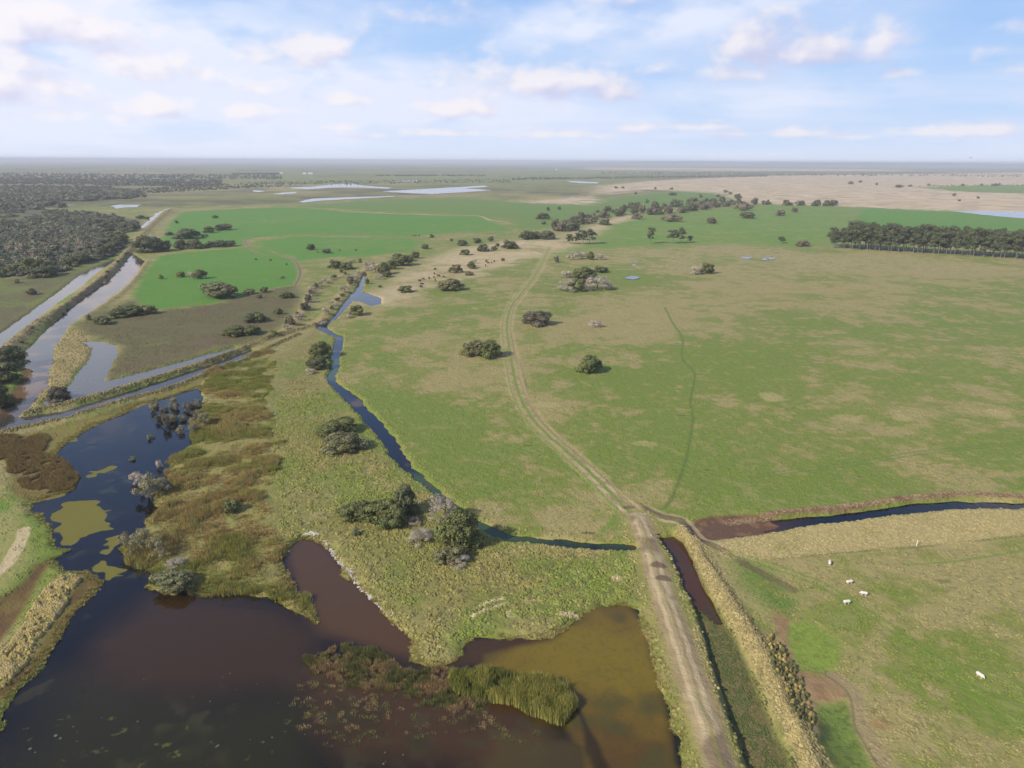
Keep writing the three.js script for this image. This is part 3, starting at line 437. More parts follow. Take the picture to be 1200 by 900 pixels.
{
  const pos = new Float32Array(NX * ND * 3), uv = new Float32Array(NX * ND * 2);
  for (let j = 0; j < ND; j++) for (let i = 0; i < NX; i++) { const k = j * NX + i; pos[k * 3] = xs[i]; pos[k * 3 + 1] = HGT[k]; pos[k * 3 + 2] = -ds[j]; uv[k * 2] = xs[i]; uv[k * 2 + 1] = ds[j]; }
  const lists = TILES.map(() => []);
  for (let j = 0; j < ND - 1; j++) for (let i = 0; i < NX - 1; i++) {
    const cx = (xs[i] + xs[i + 1]) / 2, cd = (ds[j] + ds[j + 1]) / 2;
    let t = TILES.findIndex((T) => cd < T[3] && (T[1] - T[0] > 100 ? true : cx >= T[0] && cx < T[1])); if (t < 0) t = cd < 140 ? (cx < 0 ? 2 : 3) : TILES.length - 1;
    const a = j * NX + i, b = a + 1, c = a + NX, e = c + 1; lists[t].push(a, b, c, b, e, c);
  }
  const geo = new THREE.BufferGeometry(); geo.setAttribute('position', new THREE.BufferAttribute(pos, 3)); geo.setAttribute('uv', new THREE.BufferAttribute(uv, 2));
  const index = new Uint32Array(lists.reduce((s, l) => s + l.length, 0)); let at = 0; const mats = [];
  lists.forEach((l, k) => { index.set(l, at); geo.addGroup(at, l.length, k); at += l.length; });
  geo.setIndex(new THREE.BufferAttribute(index, 1)); geo.computeVertexNormals();
  TILES.forEach((T, k) => { const m = new THREE.MeshStandardMaterial({ roughness: 0.97, metalness: 0, map: tile(...T, groundFn) }); if (k < 6) { m.bumpMap = grassBump; m.bumpScale = k < 4 ? 0.16 : 0.3; } mats.push(m); });
  const ground = new THREE.Mesh(geo, mats); ground.name = 'ground'; ground.receiveShadow = ground.castShadow = true;
  ground.userData = { kind: 'structure', label: 'flat grazed pasture plain with straw patches and dirt tracks', category: 'ground' }; scene.add(ground);
}
console.log('ground done');

// ---------------------------------------------------------------- water
const WC = { deep: C(28, 23, 15), navy: C(13, 15, 20), purple: C(67, 48, 26), bay: C(92, 66, 42), dgreen: C(50, 47, 20), olive: C(132, 112, 32), orange: C(112, 80, 32), red: C(80, 56, 32), algae: C(124, 122, 60), weed: C(74, 70, 44), creek: C(26, 26, 30), creekGreen: C(70, 88, 44), canal: C(108, 103, 103), canalWeed: C(138, 108, 84), ditchRed: C(96, 58, 36) };
const PW = {
  purple: new Poly([[95, 785], [130, 730], [180, 690], [260, 690], [310, 698], [385, 735], [370, 765], [340, 800], [240, 822], [140, 815]]),
  bay: new Poly([[331, 650], [355, 622], [385, 640], [440, 700], [490, 752], [484, 775], [440, 765], [375, 735], [340, 690]]),
  green: new Poly([[70, 790], [120, 790], [170, 815], [260, 825], [360, 800], [380, 860], [420, 970], [-60, 970], [20, 880]]),
  red: new Poly([[350, 780], [420, 775], [500, 800], [600, 815], [660, 840], [640, 880], [560, 900], [430, 880], [370, 840]]),
  brownSE: new Poly([[590, 850], [640, 850], [690, 880], [710, 960], [580, 960], [570, 890]]),
  olive: new Poly([[687, 712], [705, 700], [735, 700], [755, 730], [775, 800], [812, 970], [705, 970], [690, 880], [660, 830], [610, 795], [570, 785], [575, 768], [640, 748]]),
  inlet: new Poly([[545, 750], [600, 742], [650, 742], [630, 770], [570, 778], [520, 785], [490, 785], [500, 770]]),
  mat: new Poly([[57, 600], [75, 588], [110, 583], [118, 590], [128, 597], [125, 610], [132, 615], [100, 625], [80, 638], [72, 630], [65, 612]]),
  mat2: new Poly([[105, 661], [120, 655], [150, 668], [135, 673], [112, 668]]), mat3: new Poly([[120, 642], [125, 628], [138, 625], [133, 638], [126, 645]]), mat4: new Poly([[102, 552], [130, 545], [135, 548], [108, 556]]), mat5: new Poly([[76, 512], [90, 508], [92, 513], [80, 517]]),
};
L.channel = new Line([[668, 812, 0.2], [674, 824, 0.5], [682, 838, 0.9], [695, 870, 1.1], [708, 900, 1.2], [715, 950, 1.3]]);
let rough = 0;
const pondFn = {
  grain: 0.12, alpha: () => 255,
  prepare(cx, cd, rad) { const m = rad + 12, a = {}; for (const k in PW) { if (hit(PW[k].b, cx, cd, m)) a[k] = 1; } if (hit(L.channel.b, cx, cd, rad + 4)) a.channel = 1; return a; },
  paint(x, d, a) {
    const wx = (S.b - 0.5) * 6 + (S.c - 0.5) * 4 + (S.e - 0.5) * 1.2, wd = (vn(x / 11 + 9, d / 11) - 0.5) * 6 + (S.c - 0.5) * 3; rough = 0.04;
    mixc(WC.deep, WC.navy, S.b); addc(WC.weed, ss(0.55, 0.75, S.c) * ss(0.42, 0.65, S.e) * 0.5);
    const on = (k, soft, warp = 1) => a[k] ? ss(soft, -soft, PW[k].sd(x + wx * warp, d + wd * warp)) : 0; let q;
    if ((q = on('green', 6))) { addc(WC.dgreen, q * 0.9); addc(WC.weed, q * ss(0.5, 0.72, S.c) * ss(0.4, 0.6, S.e) * 0.55); addc(WC.algae, q * ss(0.70, 0.8, S.e) * ss(0.5, 0.7, S.f) * 0.5); }
    if ((q = on('purple', 5))) addc(WC.purple, q * 0.95);
    if ((q = on('bay', 2, 0.4))) addc(WC.bay, q);
    if ((q = on('red', 4))) { addc(WC.red, q * 0.9); addc(WC.weed, q * ss(0.5, 0.7, S.e) * 0.5); addc(WC.dgreen, q * ss(0.55, 0.7, S.c) * 0.5); }
    if ((q = on('brownSE', 2))) { addc(WC.orange, q * 0.5); addc(WC.weed, q * 0.6); }
    if ((q = on('inlet', 1, 0.4))) addc(WC.red, q * 0.85);
    if ((q = on('olive', 1.2, 0.5))) { addc(WC.olive, q); addc(WC.orange, q * ss(0.45, 0.7, S.b * 0.6 + S.c * 0.4) * 0.7); addc(WC.red, q * ss(0.5, 0.68, S.b * 0.7 + S.c * 0.3) * 0.6); addc(WC.creekGreen, q * ss(0.56, 0.72, S.c) * 0.35); addc(WC.weed, q * ss(0.5, 0.8, S.f) * 0.25); }
    if (a.channel) { const r = L.channel.near(x, d) + ((S.c - 0.5) * 1.6 + (S.e - 0.5) * 0.6) * L.channel.w; addc(WC.deep, ss(L.channel.w * 1.3, L.channel.w * 0.2, r) * 0.7); }
    for (const k of ['mat', 'mat2', 'mat3', 'mat4', 'mat5']) if (a[k]) { q = ss(0.25, -0.15, PW[k].sd(x + (S.c - 0.5) * 3 + (S.e - 0.5) * 2.2, d + (vn(x / 2 + 5, d / 2) - 0.5) * 3)); addc(WC.algae, q); if (q > 0.5) rough = 0.75; addc(WC.olive, q * S.e * 0.6); }
  },
};
function waterBody(name, ids, mat, label, lv = LEVEL) {
  const pos = [], uv = [], idx = [], map = new Map();
  const vert = (k) => { if (!map.has(k)) { map.set(k, pos.length / 3); const i = k % NX, j = (k / NX) | 0; pos.push(xs[i], lv, -ds[j]); uv.push(xs[i], ds[j]); } return map.get(k); };
  for (let j = 0; j < ND - 1; j++) for (let i = 0; i < NX - 1; i++) {
    const q = [j * NX + i, j * NX + i + 1, (j + 1) * NX + i, (j + 1) * NX + i + 1]; let own = false, low = false;
    for (const k of q) { if (ids.includes(WID[k])) own = true; if (HGT[k] < lv + 0.02) low = true; }
    if (!own || !low) continue;
    const [a, b, c, e] = q.map(vert); idx.push(a, b, c, b, e, c);
  }
  const g = new THREE.BufferGeometry(); g.setAttribute('position', new THREE.Float32BufferAttribute(pos, 3)); g.setAttribute('uv', new THREE.Float32BufferAttribute(uv, 2)); g.setIndex(idx); g.computeVertexNormals();
  const m = new THREE.Mesh(g, mat); m.name = name; m.receiveShadow = true; m.userData = { kind: 'structure', label, category: 'water' }; scene.add(m); return m;
}
const waterMat = (o, bump = 0.02) => new THREE.MeshPhysicalMaterial({ roughness: 0.05, metalness: 0, ior: 1.33, bumpMap: rippleBump, bumpScale: bump, ...o });
{
  const px = [-135, 62, 50, 215, 1600, 1500];
  const map = tile(...px, pondFn);
  const rFn = { ...pondFn, grain: 0, paint(x, d, a) { pondFn.paint(x, d, a); O0 = O1 = O2 = rough; } };
  const rt = tile(-135, 62, 50, 215, 800, 760, rFn); rt.colorSpace = THREE.NoColorSpace;
  for (let i = 0, D = rt.image.data; i < D.length; i++) if ((i & 3) !== 3) D[i] = D[i] > 100 ? 190 : 14;
  waterBody('pond_water', ['pond'], waterMat({ map, roughnessMap: rt, roughness: 1 }, 0.015), 'dark flooded pond with brown shallows and algae mats');
  const creekFn = { grain: 0.1, prepare: () => 0, paint(x, d) { mixc(WC.creek, WC.navy, S.c); const b1 = G(390, 446)[1], b2 = G(390, 415)[1], b3 = G(480, 552)[1], b4 = G(600, 629)[1], g = ss(b1 - 4, b1 + 3, d) * ss(b2 + 4, b2 - 3, d) + ss(b3 + 3, b3 - 3, d) * ss(b4 - 7, b4 + 1, d + x * 0.02); addc(WC.creekGreen, clamp(g) * ss(0.3, 0.55, S.c * 0.6 + S.b * 0.4 + 0.08) * 0.9); addc(WC.orange, ss(0.60, 0.70, S.b * 0.5 + S.c * 0.5) * 0.8); } };
  waterBody('creek_water', ['creek'], waterMat({ map: tile(-130, 45, 110, 440, 900, 1024, creekFn) }), 'narrow blue creek winding between grassy banks');
  const redFn = { grain: 0.15, prepare: () => 0, paint() { mixc(WC.ditchRed, WC.red, S.c); addc(WC.weed, ss(0.58, 0.7, S.e) * 0.5); } };
  waterBody('ditch_water', ['ditch'], waterMat({ map: tile(15, 60, 85, 140, 512, 512, redFn) }), 'rusty brown ditch water beside the dirt road', LOW);
  const eastFn = { grain: 0.1, prepare: () => 0, paint(x, d) { mixc(WC.creek, WC.navy, S.c); addc(WC.red, ss(70, 52, x) * 0.9); } };
  waterBody('stream_water', ['east'], waterMat({ map: tile(30, 160, 110, 175, 800, 400, eastFn) }), 'purple-blue stream curving below a muddy bank');
  const canalFn = { grain: 0.1, prepare: () => 0, paint(x) { mixc(WC.canal, WC.creek, S.b); addc(WC.canalWeed, ss(0.47, 0.58, S.b * 0.35 + S.c * 0.65) * 0.9 * ss(-150, -165, x)); } };
  waterBody('canal_water', ['canal'], waterMat({ map: tile(-260, -80, 180, 560, 800, 1024, canalFn) }, 0.015), 'wide pale canal with brown weed beside the dyke');
  waterBody('canal_water_001', ['canal_west'], waterMat({ color: new THREE.Color().setRGB(...WC.canal) }, 0.015), 'straight pale canal on the wooded side of the dyke');
  waterBody('pool_water', ['pool'], waterMat({ color: new THREE.Color().setRGB(...WC.canal) }, 0.03), 'pale flooded pool on the field side of the canal dyke');
}
console.log('water done');

// ---------------------------------------------------------------- far water and hills
const farWater = new THREE.MeshPhysicalMaterial({ color: new THREE.Color().setRGB(0.10, 0.11, 0.13), roughness: 0.08, ior: 1.33, bumpMap: rippleBump, bumpScale: 0.03 });
function sheet(name, pts, label, up = 0.35) {
  const q = pts.map(([a, b]) => G(a, b)), out = [], r = rng(pts.length * 77 + (pts[0][0] | 0));
  for (let i = 0; i < q.length; i++) { const a = q[i], b = q[(i + 1) % q.length]; for (let k = 0; k < 5; k++) { const t = k / 5, j = k ? Math.min(6, Math.hypot(b[0] - a[0], b[1] - a[1]) * 0.07) : 0; out.push(new THREE.Vector2(lerp(a[0], b[0], t) + (r() - 0.5) * j, lerp(a[1], b[1], t) + (r() - 0.5) * j)); } }
  const g = new THREE.ShapeGeometry(new THREE.Shape(out)); g.rotateX(-Math.PI / 2);
  const m = new THREE.Mesh(g, farWater); m.name = name; m.position.y = up; m.userData = { kind: 'structure', label, category: 'water' }; scene.add(m);
}
sheet('flood_water', [[129, 241.5], [140, 240], [167, 240], [160, 243], [146, 243.4], [136, 245]], 'small white flooded pan beyond the wood');
sheet('flood_water_001', [[350, 236.3], [365, 233], [400, 231.6], [460, 229.8], [464, 230.6], [420, 233], [380, 235], [356, 237.5]], 'long pale flood strip along the green field');
sheet('flood_water_002', [[447, 224.5], [500, 221.5], [568, 217.5], [573, 219], [545, 221], [577, 223], [545, 225.3], [505, 227.6], [480, 226.5], [470, 226]], 'broad pale flood sheet beyond the green field');
sheet('flood_water_003', [[337, 220], [367, 218.8], [390, 216.2], [412, 215.2], [425, 217.5], [460, 220.2], [455, 221.4], [420, 219.8], [390, 220], [360, 222], [345, 221]], 'branching pale flood water on the brown marsh');
sheet('flood_water_004', [[320, 227.5], [330, 226], [348, 225], [347, 226.5], [330, 228]], 'short flood strip by the marsh');
sheet('flood_water_005', [[296, 223], [304, 223.4], [311, 224.5], [303, 225.3], [296, 224.6]], 'small flood puddle by the marsh');
sheet('flood_water_006', [[462, 212.8], [475, 211.6], [495, 211.4], [494, 212.4], [475, 213.4]], 'thin far flood streak on the marsh');
sheet('stream_water_001', [[664, 212], [680, 212.6], [702, 213.6], [700, 215], [680, 214.8], [668, 213.4]], 'far river bend beside the tan marsh');
sheet('lake_water', [[1118, 247.8], [1150, 247.6], [1200, 248.6], [1320, 252], [1320, 266], [1200, 256.2], [1150, 252]], 'blue lake beyond the green field and eucalyptus');
sheet('canal_water_002', [[201, 244], [192, 246.5], [182, 252], [165, 266.5], [163, 268.5], [168, 267.5], [186, 254], [196, 248]], 'far reach of the canal beyond the crossing', 0.5);
sheet('canal_water_003', [[176, 274.5], [170, 277.5], [162, 282.5], [166, 282.8], [172, 279.5], [178, 275.5]], 'short bright canal reach by the crossing', 0.5);
for (const [i, [px, py, w, h]] of [[741, 326, 9, 2.2], [743, 311, 3, 1], [875, 302.5, 8, 1.4], [897, 304, 5, 1.6], [903, 303.5, 6, 1.2]].entries()) sheet('puddle_water_00' + (i + 1), [[px - w, py], [px - w * 0.3, py - h], [px + w * 0.6, py - h * 0.8], [px + w, py], [px + w * 0.2, py + h], [px - w * 0.6, py + h * 0.7]], ['pale puddle in the green hollow beside the grey thicket', 'tiny puddle in the green hollow', 'puddle on the pasture beside the round dark tree', 'puddle below the eucalyptus plantation corner', 'wet patch below the eucalyptus plantation corner'][i], 0.3);
{
  const ridge = (d, a0, a1, hmax, seed, label, name) => {
    const n = 160, pos = [], idx = [];
    for (let i = 0; i <= n; i++) { const t = i / n, a = lerp(a0, a1, t), x = Math.tan(a) * d, env = Math.pow(Math.sin(Math.PI * t), 0.6), h = hmax * env * (0.35 + 0.9 * fbm(t * 9 + seed, seed * 3.1, 4) * 0.9); pos.push(x, -1, -d + 900, x, h * 0.75, -d + 250, x, h, -d, x, -1, -d - 1200); }
    for (let i = 0; i < n; i++) for (let k = 0; k < 3; k++) { const a = i * 4 + k, b = a + 4; idx.push(a, b, a + 1, b, b + 1, a + 1); }
    const g = new THREE.BufferGeometry(); g.setAttribute('position', new THREE.Float32BufferAttribute(pos, 3)); g.setIndex(idx); g.computeVertexNormals();
    const m = new THREE.Mesh(g, new THREE.MeshStandardMaterial({ color: new THREE.Color().setRGB(0.10, 0.12, 0.08), roughness: 1 })); m.name = name; m.userData = { kind: 'structure', label, category: 'hills' }; scene.add(m);
  };
  ridge(17000, 0.02, 0.62, 122, 3, 'low blue hills on the far horizon', 'hills'); ridge(14500, 0.30, 0.72, 92, 8, 'nearer low ridge before the blue hills', 'hills_001');
}

// ---------------------------------------------------------------- plants: shared geometries
function leafBall(seed, clumps, leaves, size, { core = 0.6, thin = 1.1, spread = 0.6 } = {}) {
  // clumps: [x, y, z, rx, ry, rz]; leaf-sized faces in the shell of each clump, plus a rough dark core
  const r = rng(seed), pos = [], nor = [], col = [], tot = clumps.reduce((s, c) => s + c[3] * c[4] + c[5] * c[4], 0);
  const n = new THREE.Vector3(), t = new THREE.Vector3(), b = new THREE.Vector3(), p = new THREE.Vector3(), q = new THREE.Vector3();
  for (const c of clumps) {
    const k = Math.round(leaves * (c[3] * c[4] + c[5] * c[4]) / tot), tone = 0.72 + r() * 0.56, hue = (r() - 0.5) * 0.2;
    for (let i = 0; i < k; i++) {
      const u = r() * 2 - 1, a = r() * Math.PI * 2, s = Math.sqrt(1 - u * u); n.set(s * Math.cos(a), u * 0.85 + 0.15, s * Math.sin(a)).normalize();
      const bump = 0.7 + 0.6 * vn(n.x * 4 + seed + 40, n.z * 4 + n.y * 3 + 40), rad = bump * (1.12 - spread * r() * r());
      p.set(c[0] + n.x * c[3] * rad, c[1] + n.y * c[4] * rad, c[2] + n.z * c[5] * rad); if (p.y < 0.01) p.y = 0.01 + r() * 0.03;
      q.set(r() - 0.5, r() - 0.5, r() - 0.5).multiplyScalar(1.3).add(n).normalize(); t.set(r() - 0.5, r() - 0.5, r() - 0.5).cross(q).normalize(); b.crossVectors(q, t);
      const L0 = size * (0.6 + r() * 0.8), W0 = L0 * 0.5 * thin; q.lerp(n, 0.35).normalize();
      for (const [x, y] of [[-1, 0], [0, -1], [1, 0], [-1, 0], [1, 0], [0, 1]]) { pos.push(p.x + t.x * L0 * x + b.x * W0 * y, p.y + t.y * L0 * x + b.y * W0 * y, p.z + t.z * L0 * x + b.z * W0 * y); nor.push(q.x, q.y, q.z); }
      const v = tone * (0.5 + r() * 1.0); for (let m = 0; m < 6; m++) col.push(v * (1 + hue), v, v * (1 - hue));
    }
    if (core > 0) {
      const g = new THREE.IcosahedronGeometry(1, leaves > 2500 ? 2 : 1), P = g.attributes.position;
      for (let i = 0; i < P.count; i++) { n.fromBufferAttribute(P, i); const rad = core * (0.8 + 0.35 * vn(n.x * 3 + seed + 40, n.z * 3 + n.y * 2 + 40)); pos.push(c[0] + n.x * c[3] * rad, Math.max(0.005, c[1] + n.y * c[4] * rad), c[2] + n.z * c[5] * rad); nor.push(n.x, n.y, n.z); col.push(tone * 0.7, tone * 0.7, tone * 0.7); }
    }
  }
  const g = new THREE.BufferGeometry(); g.setAttribute('position', new THREE.Float32BufferAttribute(pos, 3)); g.setAttribute('normal', new THREE.Float32BufferAttribute(nor, 3)); g.setAttribute('color', new THREE.Float32BufferAttribute(col, 3)); return g;
}
function bushClumps(seed, n, h = 0.62) {                       // a bush about 1 wide, h high, standing on y = 0
  const r = rng(seed), out = [[0, h * 0.42, 0, 0.27, h * 0.42, 0.27]], sq = 0.8 + r() * 0.4;
  for (let i = 0; i < n; i++) {
    const a = i * 2.4 + r() * 0.9, t = r(), up = Math.pow(t, 0.8), q = 0.37 * Math.sqrt(1 - up * up * 0.85) * (0.75 + r() * 0.35), s = (0.05 + r() * r() * 0.13) * (n > 14 ? 1 : 1.2);
    out.push([Math.cos(a) * q * sq, h * (0.13 + 0.72 * up), Math.sin(a) * q / sq, s * 1.2, s * (0.8 + r() * 0.35), s * 1.2]);
  }
  return out;
}
function trunkGeo(seed, h, rad, lean = 0.04, limbs = 4, reach = 0.3) {
  const r = rng(seed), parts = [];
  const limb = (a, b, r0, r1) => { const g = new THREE.CylinderGeometry(r1, r0, 1, 6, 1).toNonIndexed(), d = new THREE.Vector3().subVectors(b, a), q = new THREE.Quaternion().setFromUnitVectors(new THREE.Vector3(0, 1, 0), d.clone().normalize()); g.applyMatrix4(new THREE.Matrix4().compose(a.clone().add(b).multiplyScalar(0.5), q, new THREE.Vector3(1, d.length(), 1))); parts.push(g); };
  const base = new THREE.Vector3(0, -0.03, 0), m = new THREE.Vector3((r() - 0.5) * lean, h * 0.5, (r() - 0.5) * lean), top = new THREE.Vector3((r() - 0.5) * lean * 2, h, (r() - 0.5) * lean * 2);
  limb(base, m, rad, rad * 0.78); limb(m, top, rad * 0.78, rad * 0.4);
  for (let i = 0; i < limbs; i++) { const t = 0.35 + 0.6 * r(), a = base.clone().lerp(top, t), an = r() * 6.283, b = a.clone().add(new THREE.Vector3(Math.cos(an) * reach, reach * (0.5 + r() * 0.6), Math.sin(an) * reach)); limb(a, b, rad * 0.45, rad * 0.18); }
  return mergeGeometries(parts);
}
const leafMat = (rr, g, b) => new THREE.MeshStandardMaterial({ color: new THREE.Color().setRGB(rr, g, b), roughness: 0.85, vertexColors: true, side: THREE.DoubleSide });
const LEAF = { dark: leafMat(0.128, 0.138, 0.036), olive: leafMat(0.180, 0.170, 0.066), deep: leafMat(0.115, 0.122, 0.048), grey: leafMat(0.40, 0.34, 0.25), pale: leafMat(0.50, 0.42, 0.33), bronze: leafMat(0.20, 0.165, 0.10), euca: leafMat(0.095, 0.108, 0.042), fresh: leafMat(0.10, 0.17, 0.035), brown: leafMat(0.135, 0.115, 0.07), wood: leafMat(0.21, 0.20, 0.12), woodOlive: leafMat(0.19, 0.195, 0.095), woodDark: leafMat(0.14, 0.15, 0.075), sedge: leafMat(0.24, 0.22, 0.11) };
const BARK = new THREE.MeshStandardMaterial({ color: new THREE.Color().setRGB(0.13, 0.10, 0.075), roughness: 0.95 }), PALEBARK = new THREE.MeshStandardMaterial({ color: new THREE.Color().setRGB(0.20, 0.175, 0.135), roughness: 0.95 });
const GEO = { near: [], mid: [], far: [], twigNear: [], twig: [], tall: [], tallFar: [], trunk: [], trunkTall: [] };
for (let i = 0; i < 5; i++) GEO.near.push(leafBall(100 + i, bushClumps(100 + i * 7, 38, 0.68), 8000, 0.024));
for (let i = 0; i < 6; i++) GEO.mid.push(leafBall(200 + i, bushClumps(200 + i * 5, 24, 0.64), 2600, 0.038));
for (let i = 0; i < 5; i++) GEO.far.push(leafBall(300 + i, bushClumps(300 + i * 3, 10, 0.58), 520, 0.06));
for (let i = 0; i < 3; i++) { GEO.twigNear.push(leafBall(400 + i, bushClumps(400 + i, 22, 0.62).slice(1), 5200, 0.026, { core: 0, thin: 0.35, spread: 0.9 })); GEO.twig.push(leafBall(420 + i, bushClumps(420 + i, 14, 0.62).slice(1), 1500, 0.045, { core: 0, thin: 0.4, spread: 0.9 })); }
for (let i = 0; i < 4; i++) {                                   // tall trees: unit height, crown from 0.32 up
  const r = rng(500 + i), cl = []; for (let k = 0; k < 17; k++) { const y = 0.30 + r() * 0.6, q = 0.18 * Math.sqrt(Math.max(0.05, 1 - Math.pow((y - 0.6) / 0.4, 2))) * (0.5 + r() * 0.8), a = r() * 6.283, s = 0.055 + r() * 0.055; cl.push([Math.cos(a) * q, y, Math.sin(a) * q, s, s * 0.9, s]); } cl.push([0, 0.9, 0, 0.09, 0.09, 0.09], [0, 0.66, 0, 0.13, 0.2, 0.13]);
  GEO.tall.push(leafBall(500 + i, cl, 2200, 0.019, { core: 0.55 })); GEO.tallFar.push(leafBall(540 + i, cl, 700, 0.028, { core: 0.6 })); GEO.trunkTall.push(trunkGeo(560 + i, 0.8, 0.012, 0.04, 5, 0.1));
  GEO.trunk.push(trunkGeo(580 + i, 0.4, 0.03, 0.1, 5, 0.16));
}
const used = {};
const numbered = (n) => { const k = used[n] = (used[n] ?? -1) + 1; return k ? n + '_' + String(k).padStart(3, '0') : n; };
let serial = 0;
function plant(name, category, label, group, x, d, width, tall, crown, leaf, trunk, bark, seed) {
  const r = rng(seed ?? 9000 + serial++ * 31), t = new THREE.Group(); t.name = numbered(name); t.position.set(x, GY(x, d) - 0.05, -d); t.rotation.y = r() * 6.283;
  const c = new THREE.Mesh(crown, leaf); c.name = 'crown'; c.scale.set(width, tall, width); c.castShadow = c.receiveShadow = true; t.add(c);
  if (trunk) { const k = new THREE.Mesh(trunk, bark); k.name = 'trunk'; k.scale.set(width, tall, width); k.castShadow = true; t.add(k); }
  t.userData = { label, category }; if (group) t.userData.group = group; scene.add(t); return t;
}
// a bush from its photo box: centre px, lower edge py, width px, height px
function bush(px, py, w, h, kind, label, group, name) {
  const g0 = G(px, py), ppm = pxPerM(g0[1]), width = Math.max(1.2, w / ppm), dep = width * 0.38, d = g0[1] + dep * 0.6, x = G(px, py)[0] * d / g0[1], size = w, r = rng((px * 131 + py * 7) | 0);
  const el = Math.atan2(EYE, d), see = Math.max(h / ppm, width * 0.4), tall = clamp((see - width * 0.75 * Math.sin(el)) / Math.cos(el), width * 0.34, width * 1.3);
  const twiggy = kind === 'grey' || kind === 'pale';
  const list = twiggy ? (size > 16 ? GEO.twigNear : GEO.twig) : size > 24 ? GEO.near : size > 9 ? GEO.mid : GEO.far, k = (r() * list.length) | 0;
  return plant(name ?? (twiggy ? 'bare_shrub' : 'bush'), twiggy ? 'shrub' : 'bush', label, group, x, d, width * 1.08, tall / (twiggy ? 0.62 : 0.64), list[k], LEAF[kind], GEO.trunk[k % 4], BARK);
}
function tree(px, py, w, h, label, group, kind = 'euca') {
  const [x, d] = G(px, py), ppm = pxPerM(d), tall = h / ppm, width = w / ppm / 0.42, r = rng((px * 131 + py * 7) | 0), k = (r() * 4) | 0;
  return plant('tree', 'tree', label, group, x, d, Math.max(width, tall * 0.55), tall, h > 14 ? GEO.tall[k] : GEO.tallFar[k], LEAF[kind], GEO.trunkTall[k], PALEBARK);
}
